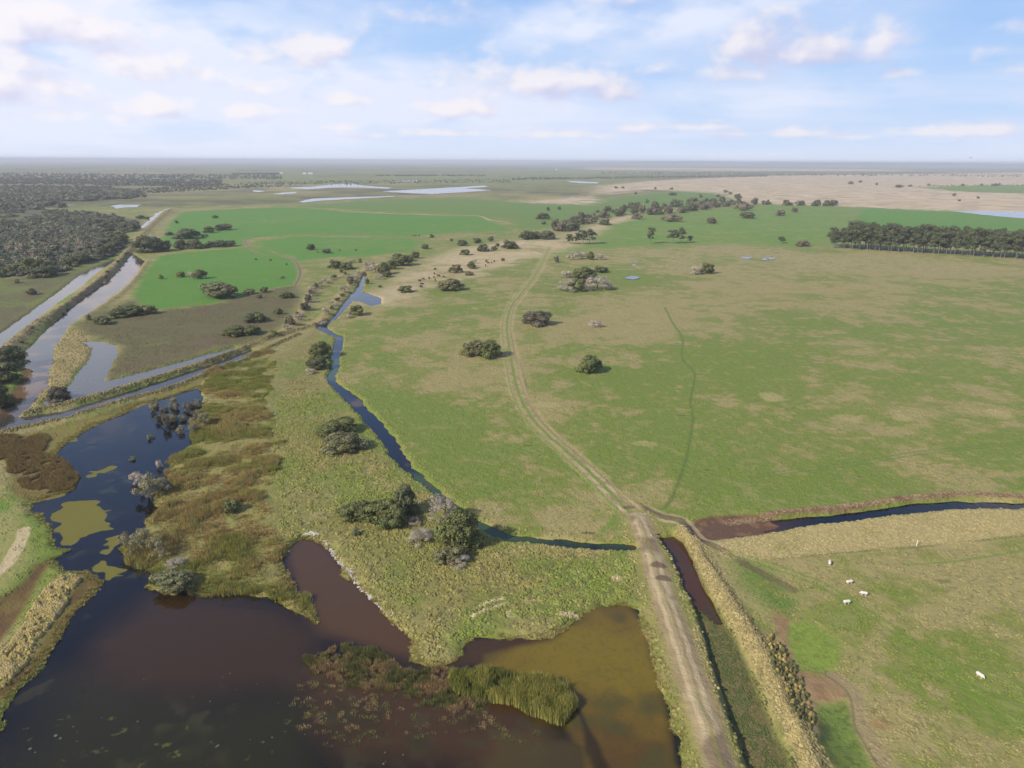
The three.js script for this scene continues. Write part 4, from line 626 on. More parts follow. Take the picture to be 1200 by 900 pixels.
// --- bushes that can be told apart
const NEAR = [
  [427, 613, 54, 34, 'dark', 'dark green thicket bush at the west end of the clump by the pond bay'], [456, 618, 44, 38, 'dark', 'broad dark bush in the middle of the clump by the pond bay'], [473, 606, 34, 42, 'deep', 'tall dark bush at the creek end of the clump by the pond bay'], [486, 617, 18, 15, 'grey', 'small grey shrub at the foot of the dark clump by the bay'], [417, 629, 12, 11, 'olive', 'lone knee-high bush between the dark clump and the pond bay'],
  [521, 616, 40, 42, 'grey', 'tall grey leafless shrub leaning on the green tree by the creek'], [537, 646, 52, 56, 'dark', 'large dense green tree standing where the creek bends', 0, 'large_bush'], [528, 662, 38, 30, 'olive', 'olive bush at the foot of the large creek bend tree'], [538, 664, 32, 18, 'grey', 'grey shrub in front of the olive bush by the creek bend'], [492, 638, 36, 16, 'grey', 'low spreading grey shrub beside the large creek bend tree'],
  [397, 512, 48, 26, 'dark', 'dark bush at the back of the pair west of the creek'], [403, 531, 50, 32, 'olive', 'rounded olive bush at the front of the pair west of the creek'],
  [375, 420, 28, 22, 'dark', 'dark bush overhanging the upper creek bank'], [372, 433, 27, 18, 'deep', 'lower dark bush overhanging the upper creek bank'], [364, 439, 14, 9, 'grey', 'grey shrub below the two dark bushes on the upper creek bank'],
  [692, 438, 31, 25, 'dark', 'round dark green bush alone east of the dirt track'], [556, 418, 30, 21, 'olive', 'olive bush forming the west half of the pair beside the track'], [575, 420, 28, 22, 'dark', 'darker bush forming the east half of the pair beside the track'], [628, 382, 34, 21, 'brown', 'dark bush with grey twigs just east of the track'], [697, 384, 18, 11, 'pale', 'pale pinkish bare shrub alone east of the track'],
  [665, 342, 32, 17, 'grey', 'grey shrub at the west end of the thicket by the green hollow'], [677, 342, 20, 18, 'dark', 'dark bush in front of the thicket by the green hollow'], [684, 327, 26, 15, 'dark', 'dark bush at the back of the thicket by the green hollow'], [699, 341, 40, 22, 'grey', 'broad grey shrub at the east end of the thicket by the green hollow'], [704, 320, 18, 9, 'dark', 'small dark bush behind the broad grey shrub'], [664, 326, 16, 10, 'grey', 'small grey shrub behind the thicket by the green hollow'],
  [672, 305, 16, 11, 'grey', 'first grey shrub in the low line behind the thicket'], [683, 304, 12, 9, 'grey', 'grey shrub next to the dark bush in the low line'], [692, 305, 10, 11, 'dark', 'dark bush in the low line of grey shrubs'], [704, 305, 12, 9, 'grey', 'last grey shrub in the low line behind the thicket'], [652, 308, 8, 9, 'brown', 'small brown bush by the end of the dirt track'],
  [829, 321, 17, 14, 'dark', 'round dark bush on the dry pasture with a grey shrub beside it'], [815, 322, 15, 11, 'grey', 'grey shrub leaning against the round dark bush'], [941, 289, 18, 8, 'bronze', 'low bronze bush near the corner of the eucalyptus plantation'],
  [528, 341, 29, 16, 'olive', 'broad olive bush below the cattle herd'], [475, 343, 20, 10, 'dark', 'dark spreading bush west of the cattle herd'], [418, 370, 19, 15, 'dark', 'round dark bush beside the shallow creek pool'], [409, 373, 12, 6, 'grey', 'low grey shrub beside the round bush at the creek pool'], [534, 320, 15, 12, 'olive', 'pale olive bush above the cattle herd'], [552, 315, 12, 9, 'dark', 'dark bush next to the pale olive bush above the cattle'], [550, 323, 10, 6, 'olive', 'small low bush below the dark bush above the cattle'], [556, 309, 8, 6, 'grey', 'grey shrub above the cattle herd'],
  [601, 291, 10, 8, 'deep', 'dark bush at the edge of the straw slope by the track end'],
  [258, 350, 46, 22, 'olive', 'largest bush at the lower edge of the bright green field'], [292, 345, 16, 8, 'olive', 'small bush right beside the largest field edge bush'], [235, 327, 15, 12, 'dark', 'dark bush on the strip inside the bright green field'], [226, 326, 12, 9, 'grey', 'grey shrub on the strip inside the bright green field'], [212, 325, 10, 8, 'dark', 'small dark bush on the strip inside the bright green field'], [189, 327, 7, 6, 'dark', 'smallest bush at the end of the strip in the green field'],
  [275, 395, 28, 15, 'dark', 'dark bush by the narrow canal, west one of the pair'], [295, 393, 25, 14, 'dark', 'dark bush by the narrow canal, east one of the pair'], [297, 378, 28, 14, 'deep', 'dark bush above the pair by the narrow canal'], [139, 373, 26, 13, 'dark', 'dark bush at the west end of the clump in the brown marsh'], [155, 371, 30, 16, 'dark', 'dark bush in the middle of the clump in the brown marsh'], [173, 369, 22, 14, 'olive', 'olive bush at the east end of the clump in the brown marsh'], [122, 381, 22, 13, 'deep', 'dark low bush just west of the brown marsh clump'], [104, 376, 8, 9, 'olive', 'small bush between the canal and the brown marsh clump'],
  [69, 468, 26, 22, 'brown', 'dark brown bush on the tip of the spit between canal and pool'], [272, 602, 22, 20, 'dark', 'round green bush standing in the tan reeds'], [277, 503, 12, 9, 'fresh', 'bright green palm-like bush in the tan reeds'], [205, 694, 50, 30, 'olive', 'olive bush rising from the pond at the tip of the reeds'], [208, 668, 28, 20, 'grey', 'grey shrub behind the olive bush in the pond'],
  [306, 378, 13, 13, 'dark', 'dark bush at the foot of the hedge by the marsh'], [326, 369, 10, 9, 'dark', 'round dark bush in the marsh by the hedge'], [336, 350, 17, 10, 'dark', 'dark bush at the lower corner of the green field'], [310, 343, 10, 8, 'deep', 'small dark bush at the lower edge of the green field'], [304, 350, 8, 6, 'deep', 'smallest dark bush at the lower edge of the green field'],
  [364, 293, 11, 8, 'deep', 'dark bush in the upper green field'], [383, 297, 12, 6, 'brown', 'low brown bush in the upper green field'], [252, 256, 9, 4.5, 'dark', 'lone bush far up the bright green field'], [207, 262, 5, 4, 'dark', 'tiny bush near the canal end of the bright green field'],
  [38, 346, 12, 9, 'brown', 'dark bush on the marsh beside the straight canal'], [20, 332, 9, 6, 'dark', 'small dark bush on the marsh below the wood'],
  [834, 262, 14, 8, 'brown', 'brown bush alone on the light green slope'], [875, 256, 20, 8, 'deep', 'dark flat bush on the light green slope'], [786, 260, 22, 10, 'bronze', 'bronze domed bush on the light green slope'], [746, 257, 14, 8, 'bronze', 'bronze bush at the foot of the riverside trees'], [871, 247, 18, 10, 'bronze', 'large bronze bush at the end of the riverside trees'],
  [914, 253, 11, 8, 'bronze', 'bronze bush on the green slope beyond the plantation'], [931, 249, 9, 6, 'brown', 'small brown bush on the green slope beyond the plantation'],
  [636, 257, 18, 9, 'deep', 'dark clump in the far green field'], [667, 271, 24, 13, 'deep', 'large dark clump on the straw slope by the far field'], [689, 262, 18, 8, 'bronze', 'low bronze bush on the straw slope by the far field'], [709, 264, 13, 8, 'deep', 'dark bush on the straw slope below the riverside trees'],
  [10, 432, 44, 30, 'deep', 'dark tall bush at the top of the thicket on the canal dyke'], [2, 452, 44, 34, 'deep', 'dark tall bush in the middle of the thicket on the canal dyke'], [-8, 478, 40, 34, 'deep', 'dark tall bush at the bottom of the thicket on the canal dyke'],
];
for (const [px, py, w, h, kind, label, group, name] of NEAR) bush(px, py, w, h, kind, label, group || undefined, name);
// --- sets of look-alikes
const many = (rows, kind, label, group) => { for (const [px, py, w, h, k] of rows) bush(px, py, w, h, k ?? kind, label, group); };
many([[506, 279, 6, 5], [529, 283, 5, 4], [542, 288, 12, 8], [559, 285, 10, 7], [575, 283, 8, 7], [566, 295, 15, 10], [579, 294, 9, 7], [583, 289, 6, 5], [597, 292, 19, 11], [545, 299, 14, 8], [589, 306, 6, 5, 'brown'], [498, 292, 10, 6], [617, 281, 18, 12], [627, 280, 14, 10], [641, 281, 20, 11]], 'deep', 'small dark rounded bush on the straw slope above the cattle', 'bushes on the straw slope');
many([[393, 315, 15, 11], [406, 316, 20, 10], [422, 308, 7, 6], [470, 312, 27, 15], [487, 303, 12, 9], [450, 322, 17, 16], [458, 316, 15, 13], [454, 325, 12, 8], [400, 320, 5, 5], [430, 333, 7, 8], [480, 306, 12, 8], [445, 337, 6, 4]], 'dark', 'dark bush in the thicket around the head of the creek', 'thicket at the head of the creek');
many([[440, 320, 16, 12], [444, 328, 11, 8], [414, 331, 14, 9], [434, 312, 10, 6], [412, 308, 10, 5]], 'grey', 'grey bare shrub in the thicket around the head of the creek', 'grey shrubs at the head of the creek');
many([[175, 296, 36, 20], [192, 295, 22, 15], [165, 294, 17, 12], [212, 292, 18, 12], [229, 292, 20, 13], [247, 290, 16, 9], [258, 290, 16, 9], [270, 289, 16, 8], [221, 280, 32, 13], [245, 273, 14, 9], [261, 270, 22, 8], [198, 276, 10, 5], [238, 278, 5, 4], [242, 277, 5, 3]], 'deep', 'dark bush in the thicket between the two bright green fields', 'thicket between the bright green fields');
{
  const along = (line, n, w0, kinds, label, group, seed, jit, hk = 0.62) => { const r = rng(seed); for (let i = 0; i < n; i++) { const s = (i + 0.2 + r() * 0.6) / n * line.len[line.len.length - 1]; let k = 1; while (k < line.len.length - 1 && line.len[k] < s) k++; const t = (s - line.len[k - 1]) / (line.len[k] - line.len[k - 1]), a = line.p[k - 1], b = line.p[k]; const x = lerp(a[0], b[0], t) + (r() - 0.5) * jit, d = lerp(a[1], b[1], t) + (r() - 0.5) * jit, w = w0 * (0.6 + r() * 0.8), kind = kinds[(r() * kinds.length) | 0], tw = kind === 'grey', list = tw ? GEO.twig : w * pxPerM(d) > 10 ? GEO.mid : GEO.far, q = (r() * list.length) | 0;
    plant(tw ? 'bare_shrub' : 'bush', tw ? 'shrub' : 'bush', (tw ? label[1] : label[0]), group + (tw ? ', bare' : ''), x, d, w, w * hk * (0.8 + r() * 0.5) / 0.62, list[q], LEAF[kind], GEO.trunk[q % 4], BARK); } };
  along(L.hedge1, 17, 4.6, ['grey', 'brown', 'dark', 'grey', 'bronze'], ['dark shrub in the hedge on the outer dyke by the marsh', 'grey bare shrub in the hedge on the outer dyke by the marsh'], 'hedge on the outer dyke', 31, 2.4);
  along(L.hedge2, 15, 4.4, ['grey', 'brown', 'dark', 'grey'], ['dark shrub in the hedge beside the creek', 'grey bare shrub in the hedge beside the creek'], 'hedge beside the creek', 37, 2.4);
  const river = new Line([[655, 272], [680, 262], [697, 257], [716, 254], [735, 251], [750, 250], [768, 252], [785, 250], [805, 248], [822, 245], [838, 243.5], [852, 241], [868, 239.5], [885, 240], [902, 239.5]], 1);
  along(river, 82, 10.5, ['deep', 'brown', 'bronze', 'deep', 'bronze'], ['bush in the dense riverside belt beyond the light green slope', 'grey shrub in the riverside belt'], 'riverside belt of bushes', 41, 16, 0.7);
  const river2 = new Line([[700, 250], [730, 246], [760, 244], [790, 243], [820, 240], [845, 237]], 1);
  along(river2, 20, 12, ['deep', 'brown', 'deep'], ['bush at the back of the riverside belt against the far green field', 'grey shrub at the back of the belt'], 'back of the riverside belt', 43, 30, 0.7);
  const east = new Line([[920, 241], [935, 241], [950, 241], [962, 241.5], [975, 241.5]], 1); along(east, 9, 15, ['brown', 'deep', 'bronze'], ['bush in the short belt along the far edge of the green slope', ''], 'belt at the far edge of the green slope', 47, 10, 0.6);
  const dykeLine = new Line([[148, 300], [120, 331], [80, 362], [45, 386], [22, 408]], 1); along(dykeLine, 16, 2.6, ['brown', 'dark', 'grey'], ['scrubby shrub on the side of the canal dyke', 'grey shrub on the side of the canal dyke'], 'scrub on the canal dyke', 53, 2.5, 0.5);
}
// lone small bushes in the far fields
many([[655, 246, 5, 4], [642, 247, 6, 5], [637, 263, 7, 4], [758, 238, 6, 5], [745, 228, 4, 3], [768, 222, 4, 3], [821, 232, 5, 5], [827, 237, 8, 5], [841, 231, 6, 3], [812, 237, 12, 6], [788, 229, 10, 3], [787, 222.5, 5, 3], [722, 221, 6, 3], [730, 221, 5, 3], [850, 226, 6, 4], [856, 228, 5, 3], [864, 233, 10, 6]], 'deep', 'small dark bush dotted on the far green field before the tan marsh', 'bushes on the far green field');
many([[997, 216, 8, 4], [1008, 214, 5, 3], [1027, 217, 4, 3], [1053, 220, 10, 4], [1066, 219, 6, 3], [1088, 218, 4, 3], [1118, 230, 5, 4], [1124, 236, 4, 3], [1146, 233, 4, 3], [1150, 218, 5, 3], [1170, 217.5, 5, 3], [1165, 218, 8, 3], [1128, 218, 5, 3]], 'brown', 'small dark bush dotted on the tan marsh', 'bushes on the tan marsh');
// tall trees
for (const [px, py, w, h] of [[668, 286, 10, 12], [677, 286, 9, 14], [683, 286, 11, 16], [691, 286, 13, 18]]) tree(px, py, w, h, 'tall thin-trunked tree in the group at the edge of the light green slope', 'trees at the edge of the slope');
tree(762, 285.5, 10, 19, 'single tall dark tree on the light green slope'); tree(789, 285, 12, 16, 'leaning tall tree, first of three on the light green slope'); tree(798, 285, 9, 19, 'tallest tree with ragged top, middle of three on the slope'); tree(808, 284, 7, 8, 'small tree, last of three on the light green slope'); tree(916, 285, 9, 8, 'small tree alone near the corner of the plantation');
{ // eucalyptus plantation: three rows
  const r = rng(71), a = G(972, 290.5), b = G(1250, 307);
  for (let row = 0; row < 3; row++) for (let i = 0; i < 36; i++) {
    const t = (i + r() + (row % 2) * 0.3) / 36, x = lerp(a[0], b[0], t) + row * 4 + (r() - 0.5) * 2, d = lerp(a[1], b[1], t) + row * 8 + (r() - 0.5) * 3, tall = (t < 0.08 ? 17 : 22.5) * (0.8 + r() * 0.32), k = (r() * 4) | 0;
    plant('eucalyptus_tree', 'tree', row ? 'slender eucalyptus behind the front row of the plantation' : 'slender dark eucalyptus in the front row of the plantation', row ? 'eucalyptus behind the front row' : 'front row of eucalyptus', x, d, tall * (0.85 + r() * 0.35), tall, GEO.tall[k], LEAF.euca, GEO.trunkTall[k], PALEBARK);
  }
}
console.log('bushes done', scene.children.length);

// ---------------------------------------------------------------- the wood on the left: edge trees one by one, the interior as one mass
function scatter(poly, n, seed, fn, soft = 2) { const r = rng(seed), b = poly.b; let k = 0, guard = 0; while (k < n && guard++ < n * 60) { const x = lerp(b[0], b[1], r()), d = lerp(b[2], b[3], r()); if (poly.sd(x + (fbm(x / 8 + 3, d / 8, 3) - 0.5) * soft, d + (fbm(x / 8 + 60, d / 8, 3) - 0.5) * soft) < 0 && fn(x, d, r)) k++; } }
function instanced(name, geo, mat, items, label, category) {
  const m = new THREE.InstancedMesh(geo, mat, items.length), q = new THREE.Quaternion(), Y = new THREE.Vector3(0, 1, 0), M4 = new THREE.Matrix4(), p = new THREE.Vector3(), s = new THREE.Vector3(), c = new THREE.Color();
  items.forEach(([x, y, d, w, h, rot, col], i) => { M4.compose(p.set(x, y, -d), q.setFromAxisAngle(Y, rot), s.set(w, h, w)); m.setMatrixAt(i, M4); m.setColorAt(i, c.setRGB(...col)); });
  m.name = name; m.castShadow = m.receiveShadow = true; m.userData = { kind: 'stuff', label, category }; scene.add(m); return m;
}
{
  const lists = [[], [], []], inView = (x, d) => Math.abs(x) < d * 0.95 + 30;
  const add = (x, d, w, h, r) => { const t = 0.7 + r() * 0.7, g = r(); lists[(r() * 3) | 0].push([x, GY(x, d) - 0.1, d, w, h, r() * 6.28, [t * (0.85 + 0.3 * g), t * 0.95, t * (0.9 + 0.25 * g)]]); };
  scatter(R.woods, 6000, 61, (x, d, r) => { if (!inView(x, d)) return false; const n = fbm(x / 55 + 5, d / 90, 3); if (n < 0.42) return false; const w = (3 + r() * r() * 6) * (0.8 + (n - 0.4) * 2.5); add(x, d, w, w * (0.5 + r() * 0.5), r); return true; });
  scatter(R.woodsFar, 2200, 62, (x, d, r) => { if (!inView(x, d)) return false; const n = fbm(x / 140 + 5, d / 260, 3); if (n < 0.47) return false; const w = 8 + r() * 10; add(x, d, w, w * 0.8, r); return true; });
  lists.forEach((l, i) => instanced(i ? 'wood_canopy_00' + i : 'wood_canopy', GEO.far[i], [LEAF.woodOlive, LEAF.woodDark, LEAF.wood][i], l, ['olive crowns massed in the low wood beside the canal', 'dark crowns massed in the low wood beside the canal', 'grey-green crowns massed in the low wood beside the canal'][i], 'wood'));
  const edge = new Line([[-20, 322], [10, 321], [35, 319], [60, 317], [85, 311], [105, 305], [125, 299], [138, 290], [141, 280]], 1), r = rng(63);
  for (let i = 0; i < 46; i++) { const s = (i + r()) / 46 * edge.len[edge.len.length - 1]; let k = 1; while (k < edge.len.length - 1 && edge.len[k] < s) k++; const t = (s - edge.len[k - 1]) / (edge.len[k] - edge.len[k - 1]), a = edge.p[k - 1], b = edge.p[k], w = 7 + r() * 6, q = (r() * 6) | 0; plant('wood_edge_tree', 'tree', 'dark bushy tree along the edge of the wood facing the canal', 'edge of the wood', lerp(a[0], b[0], t) + (r() - 0.5) * 6, lerp(a[1], b[1], t) + (r() - 0.5) * 14, w, w * (0.9 + r() * 0.4), GEO.mid[q], r() < 0.5 ? LEAF.deep : LEAF.dark, GEO.trunk[q % 4], BARK); }
  many([[122, 268, 14, 9], [112, 263, 10, 7], [132, 270, 16, 9], [145, 271, 16, 10], [155, 271, 14, 10], [105, 267, 9, 8], [95, 261, 8, 5], [140, 262, 12, 7], [165, 257, 10, 5], [172, 257, 8, 4], [64, 260, 9, 7], [78, 259, 8, 5], [84, 264, 10, 6], [52, 325, 34, 11], [92, 250, 7, 3], [97, 249, 6, 3]], 'deep', 'dark bush in the loose clumps between the wood and the white pan', 'loose clumps beyond the wood');
  // far belts of shrub and tree on the plain
  const far = [[], []]; const rr = rng(64);
  const belt = (px0, py0, px1, py1, n, w, jy) => { for (let i = 0; i < n * 4; i++) { const t = rr(), [x, d] = G(lerp(px0, px1, t), lerp(py0, py1, t) + (rr() - 0.5) * jy), s = w * 0.42 * (0.6 + rr() * 0.8), v = 0.7 + rr() * 0.6; far[(rr() * 2) | 0].push([x, 0, d, s, s * (0.7 + rr() * 0.4), rr() * 6.28, [v, v, v]]); } };
  belt(272, 204.2, 327, 204.2, 70, 24, 0.8); belt(-60, 205, 330, 208, 260, 22, 5); belt(-60, 211, 260, 215, 420, 20, 8); belt(-60, 220, 130, 222, 200, 16, 6); belt(130, 226, 330, 216, 130, 14, 6); belt(330, 215, 600, 212, 80, 14, 4); belt(600, 210, 900, 206, 230, 16, 2.2); belt(700, 203, 1200, 206, 120, 20, 3); belt(440, 206, 570, 206, 60, 20, 1); belt(1050, 219, 1200, 217, 20, 10, 2);
  belt(150, 197.5, 200, 197.5, 8, 22, 0.5); belt(680, 194, 760, 194.5, 20, 26, 0.6); belt(1050, 193.5, 1130, 194, 20, 40, 0.4); belt(0, 198, 1200, 200, 40, 20, 3);
  far.forEach((l, i) => instanced(i ? 'far_scrub_001' : 'far_scrub', GEO.far[3 + i], [LEAF.deep, LEAF.brown][i], l, ['dark belts of scrub and trees far out on the plain', 'brown belts of scrub and trees far out on the plain'][i], 'scrub'));
}

// ---------------------------------------------------------------- reeds, tussocks, foam
function tuft(seed, n, spread, droop, width) {                  // unit height clump of three-sided blades
  const r = rng(seed), pos = [], col = [];
  for (let i = 0; i < n; i++) {
    const a = r() * 6.283, o = Math.sqrt(r()) * spread, x = Math.cos(a) * o, z = Math.sin(a) * o, h = 0.5 + r() * 0.5, l = droop * (0.3 + r()), tx = x + Math.cos(a) * l, tz = z + Math.sin(a) * l, v = 0.75 + r() * 0.5, b = r() * 6.283;
    const P = [0, 1, 2].map((k) => [x + Math.cos(b - k * 2.0944) * width, -0.08, z + Math.sin(b - k * 2.0944) * width]);
    for (let k = 0; k < 3; k++) { pos.push(...P[k], ...P[(k + 1) % 3], tx, h, tz); for (let m = 0; m < 3; m++) col.push(v, v, v); }
  }
  const g = new THREE.BufferGeometry(); g.setAttribute('position', new THREE.Float32BufferAttribute(pos, 3)); g.setAttribute('color', new THREE.Float32BufferAttribute(col, 3)); g.computeVertexNormals(); return g;
}
function mound(seed) {                                          // a low rough grass tussock, about 1 wide and 1 high
  const r = rng(seed), N = 8, rings = [[0.52, -0.15], [0.44, 0.35], [0.24, 0.8]], pts = [], col = [], idx = [];
  rings.forEach(([q, y], k) => { for (let i = 0; i < N; i++) { const a = (i + k * 0.5) / N * 6.283, w = q * (0.7 + r() * 0.6); pts.push(Math.cos(a) * w, y * (0.7 + r() * 0.6), Math.sin(a) * w); const v = 0.8 + r() * 0.4; col.push(v, v, v); } });
  pts.push((r() - 0.5) * 0.2, 1, (r() - 0.5) * 0.2); col.push(1.1, 1.1, 1.1);
  for (let k = 0; k < 2; k++) for (let i = 0; i < N; i++) { const a = k * N + i, b = k * N + (i + 1) % N, c = a + N, e = b + N; idx.push(a, c, b, b, c, e); }
  for (let i = 0; i < N; i++) idx.push(2 * N + i, 3 * N, 2 * N + (i + 1) % N);
  let g = new THREE.BufferGeometry(); g.setAttribute('position', new THREE.Float32BufferAttribute(pts, 3)); g.setAttribute('color', new THREE.Float32BufferAttribute(col, 3)); g.setIndex(idx); g.computeVertexNormals(); return g;
}
function groundColor(x, d) { noises(x, d, 0.25); groundFn.paint(x, d, groundFn.prepare(x, d, 0.05)); return [O0, O1, O2]; }
const reedMat = new THREE.MeshStandardMaterial({ roughness: 0.9, vertexColors: true, side: THREE.DoubleSide });
const reedGeo = tuft(811, 12, 0.34, 0.3, 0.075), grassGeo = mound(812), reedGeo2 = tuft(813, 14, 0.42, 0.18, 0.07), spikeGeo = tuft(814, 10, 0.36, 0.45, 0.11);
const tone = (c, r, v = 0.3) => { const k = 1 - v / 2 + r() * v; return [c[0] * k, c[1] * k, c[2] * k]; };
{
  const reeds = [], floorY = (x, d) => Math.max(GY(x, d), LEVEL - 0.1);
  scatter(R.reeds, 23000, 801, (x, d, r) => { const n = fbm(x / 5, d / 5, 3), m = fbm(x / 14 + 9, d / 14, 2); if (n < 0.36) return false; const h = (0.25 + 1.5 * ss(0.38, 0.72, n)) * (0.5 + 0.9 * m); reeds.push([x, floorY(x, d), d, 0.7 + r() * 0.5, h, r() * 6.28, tone([0, 1, 2].map((q) => lerp(r() < 0.35 ? K.green[q] : K.reed[q], r() < 0.5 ? K.reedTan[q] : K.rough[q], ss(0.35, 0.65, m))), r, 0.7)]); return true; }, 7);
  instanced('reed_bed', reedGeo, reedMat, reeds, 'tan and olive reeds crowding the bank of the pond', 'reeds');
  const br = []; scatter(R.brownReed, 5200, 802, (x, d, r) => { if (fbm(x / 3, d / 3, 2) < 0.34) return false; br.push([x, floorY(x, d), d, 0.7, 0.7 + r() * 0.6, r() * 6.28, tone(K.brownReed, r, 0.6)]); return true; });
  instanced('brown_reed_bed', reedGeo, reedMat, br, 'dark brown reeds standing in the algae by the dyke', 'reeds');
  const is = []; 
  const isle = (x, d, r, k, hh) => { const n = fbm(x / 0.9, d / 0.9, 3), m = fbm(x / 2.2 + 7, d / 2.2, 3); if (n < k) return false; is.push([x, floorY(x, d), d, 0.3 + r() * 0.4, hh * (0.3 + r() * 0.9) * (0.5 + n), r() * 6.28, tone(m > 0.55 ? C(156, 130, 98) : m > 0.47 ? C(140, 124, 82) : C(104, 104, 58), r, 0.9)]); return true; };
  scatter(R.isle, 8000, 803, (x, d, r) => isle(x, d, r, 0.44, 0.75), 5); scatter(R.isleDark, 1100, 804, (x, d, r) => isle(x, d, r, 0.60, 0.35), 6);
  instanced('marsh_tussocks', spikeGeo, reedMat, is, 'straw and olive marsh tussocks breaking the pond surface', 'tussocks');
  const ir = []; scatter(R.isleReed, 2300, 805, (x, d, r) => { const n = fbm(x / 2, d / 2, 2); if (n < 0.3) return false; ir.push([x, floorY(x, d), d, 0.6 + r() * 0.4, 0.8 + n * 2.2, r() * 6.28, tone(n > 0.5 ? C(164, 158, 84) : C(136, 140, 64), r, 0.7)]); return true; }, 3);
  instanced('green_reed_bed', reedGeo2, reedMat, ir, 'dense yellow-green reeds in the middle of the brown shallows', 'reeds');
  // tussocks of the banks, dykes and rough grass
  const tu = [], fr = [];
  scatter(R.swTussock, 4200, 806, (x, d, r) => { const n = fbm(x / 1.5, d / 1.5, 3); if (n < 0.44) return false; tu.push([x, floorY(x, d), d, 0.25 + r() * 0.4, 0.2 + n * 0.35, r() * 6.28, tone(n > 0.55 ? K.straw2 : K.reedTan, r, 0.5)]); return true; });
  scatter(R.rough, 20000, 807, (x, d, r) => { const n = fbm(x / 1.4, d / 1.4, 3), m = fbm(x / 11 + 3, d / 11, 2); if (n < 0.5 - (m - 0.5) * 0.6) return false; tu.push([x, GY(x, d), d, 0.3 + r() * 0.45, 0.06 + n * 0.3, r() * 6.28, tone(groundColor(x, d), r, 0.5)]); return true; });
  const alongLine = (line, n, jit, seed, fn) => { const r = rng(seed); for (let i = 0; i < n; i++) { const s = r() * line.len[line.len.length - 1]; let k = 1; while (k < line.len.length - 1 && line.len[k] < s) k++; const t = (s - line.len[k - 1]) / (line.len[k] - line.len[k - 1]), a = line.p[k - 1], b = line.p[k]; fn(lerp(a[0], b[0], t) + (r() + r() - 1) * jit, lerp(a[1], b[1], t) + (r() + r() - 1) * jit, r, lerp(a[2], b[2], t)); } };
  const put = (c, c2, h) => (x, d, r) => { const y = GY(x, d); if (y < LEVEL) return; const q = groundColor(x, d), z = r() < 0.5 ? c : c2; tu.push([x, y, d, 0.22 + r() * 0.42, h * 0.45 * (0.4 + r() * 0.9), r() * 6.28, tone([0, 1, 2].map((k) => lerp(q[k], z[k], 0.5)), r, 0.4)]); };
  alongLine(L.dykeB, 2600, 2.6, 821, put(K.bank, K.roughDark, 0.6)); alongLine(L.dykeC, 2600, 1.8, 822, put(K.bank, K.roughDark, 0.6)); alongLine(L.dykeA, 3000, 5, 823, put(K.bank, K.roughDark, 0.8)); alongLine(L.roadBank, 3400, 2.4, 824, put(K.straw2, K.bank, 0.45)); alongLine(L.creek, 5200, 6.5, 825, put(K.bank, K.rough, 0.5)); alongLine(L.scarp, 500, 0.8, 826, put(K.roughDark, K.rough, 0.4)); alongLine(L.bankEast, 700, 1.4, 827, put(K.bank, K.soil2, 0.35)); alongLine(L.road, 1800, 5.2, 828, (x, d, r) => { L.road.near(x, d); if (L.road.r > 3) put(K.straw2, K.bank, 0.4)(x, d, r); });
  { const P = L.pond.p.map(([x, d]) => [x, d, 0]), shore = { p: P, len: [0] }; for (let i = 1; i < P.length; i++) shore.len.push(shore.len[i - 1] + Math.hypot(P[i][0] - P[i - 1][0], P[i][1] - P[i - 1][1])); alongLine(shore, 9000, 1.6, 834, (x, d, r) => { if (d < 58 || GY(x, d) < LEVEL - 0.05) return; const q = groundColor(x, d), z = r() < 0.5 ? K.reed : K.reedTan; fr.push([x, GY(x, d), d, 0.35 + r() * 0.4, 0.15 + r() * 0.4, r() * 6.28, tone([0, 1, 2].map((k) => lerp(q[k], z[k], 0.5)), r, 0.6)]); }); }
  scatter(L.spit, 900, 829, (x, d, r) => { put(K.bank, K.roughDark, 0.7)(x, d, r); return true; });
  scatter(R.strawEast, 3600, 830, (x, d, r) => { put(K.straw2, K.straw, 0.22)(x, d, r); return true; });
  scatter(R.marshField, 5200, 831, (x, d, r) => { if (fbm(x / 9, d / 9, 2) < 0.45) return false; put(K.marsh, K.roughDark, 0.5)(x, d, r); return true; });
  scatter(R.tussockEast, 190, 832, (x, d, r) => { tu.push([x, GY(x, d), d, 0.5 + r() * 0.4, 0.4 + r() * 0.4, r() * 6.28, tone(r() < 0.7 ? K.roughDark : K.rough, r, 0.6)]); return true; });
  scatter(L.ditch, 5200, 833, (x, d, r) => { if (d > G(810, 682)[1]) return false; const n = vn(x * 1.2, d * 1.2); tu.push([x, GY(x, d), d, 0.22 + r() * 0.2, 0.04 + n * 0.1, r() * 6.28, tone(n > 0.5 ? K.ditchWeed : K.ditchDry, r, 0.6)]); return true; });
  instanced('bank_tussocks', grassGeo, reedMat, tu, 'coarse straw tussocks on the banks, dykes and rough grass', 'tussocks');
  instanced('shore_fringe', spikeGeo, reedMat, fr, 'ragged fringe of sedge along the shoreline of the pond', 'sedge');
  // short pasture grass
  const pa = [], r = rng(841);
  for (let i = 0; i < 150000; i++) {
    const d = 70 * Math.pow(4.2, r()), x = (r() * 2 - 1) * (d * 0.78 + 12), n = fbm(x / 1.3, d / 1.3, 3), m = fbm(x / 30 + 3.3, d / 30 + 8.9, 3); if (n < 0.50 - (0.5 - m) * 0.3) continue;
    const y = GY(x, d); if (y < -0.12 || L.pond.sd(x, d) < 1 || L.road.near(x, d) < 2.4 || (d > 132 && L.track.near(x, d) < 2) || R.fieldA.sd(x, d) < 0 || R.mudEast.sd(x, d) < 0 || R.poolEast.sd(x, d) < 0 || R.poolEast2.sd(x, d) < 0 || L.ditch.sd(x, d) < 0.4 || L.redMud.sd(x, d) < 0) continue;
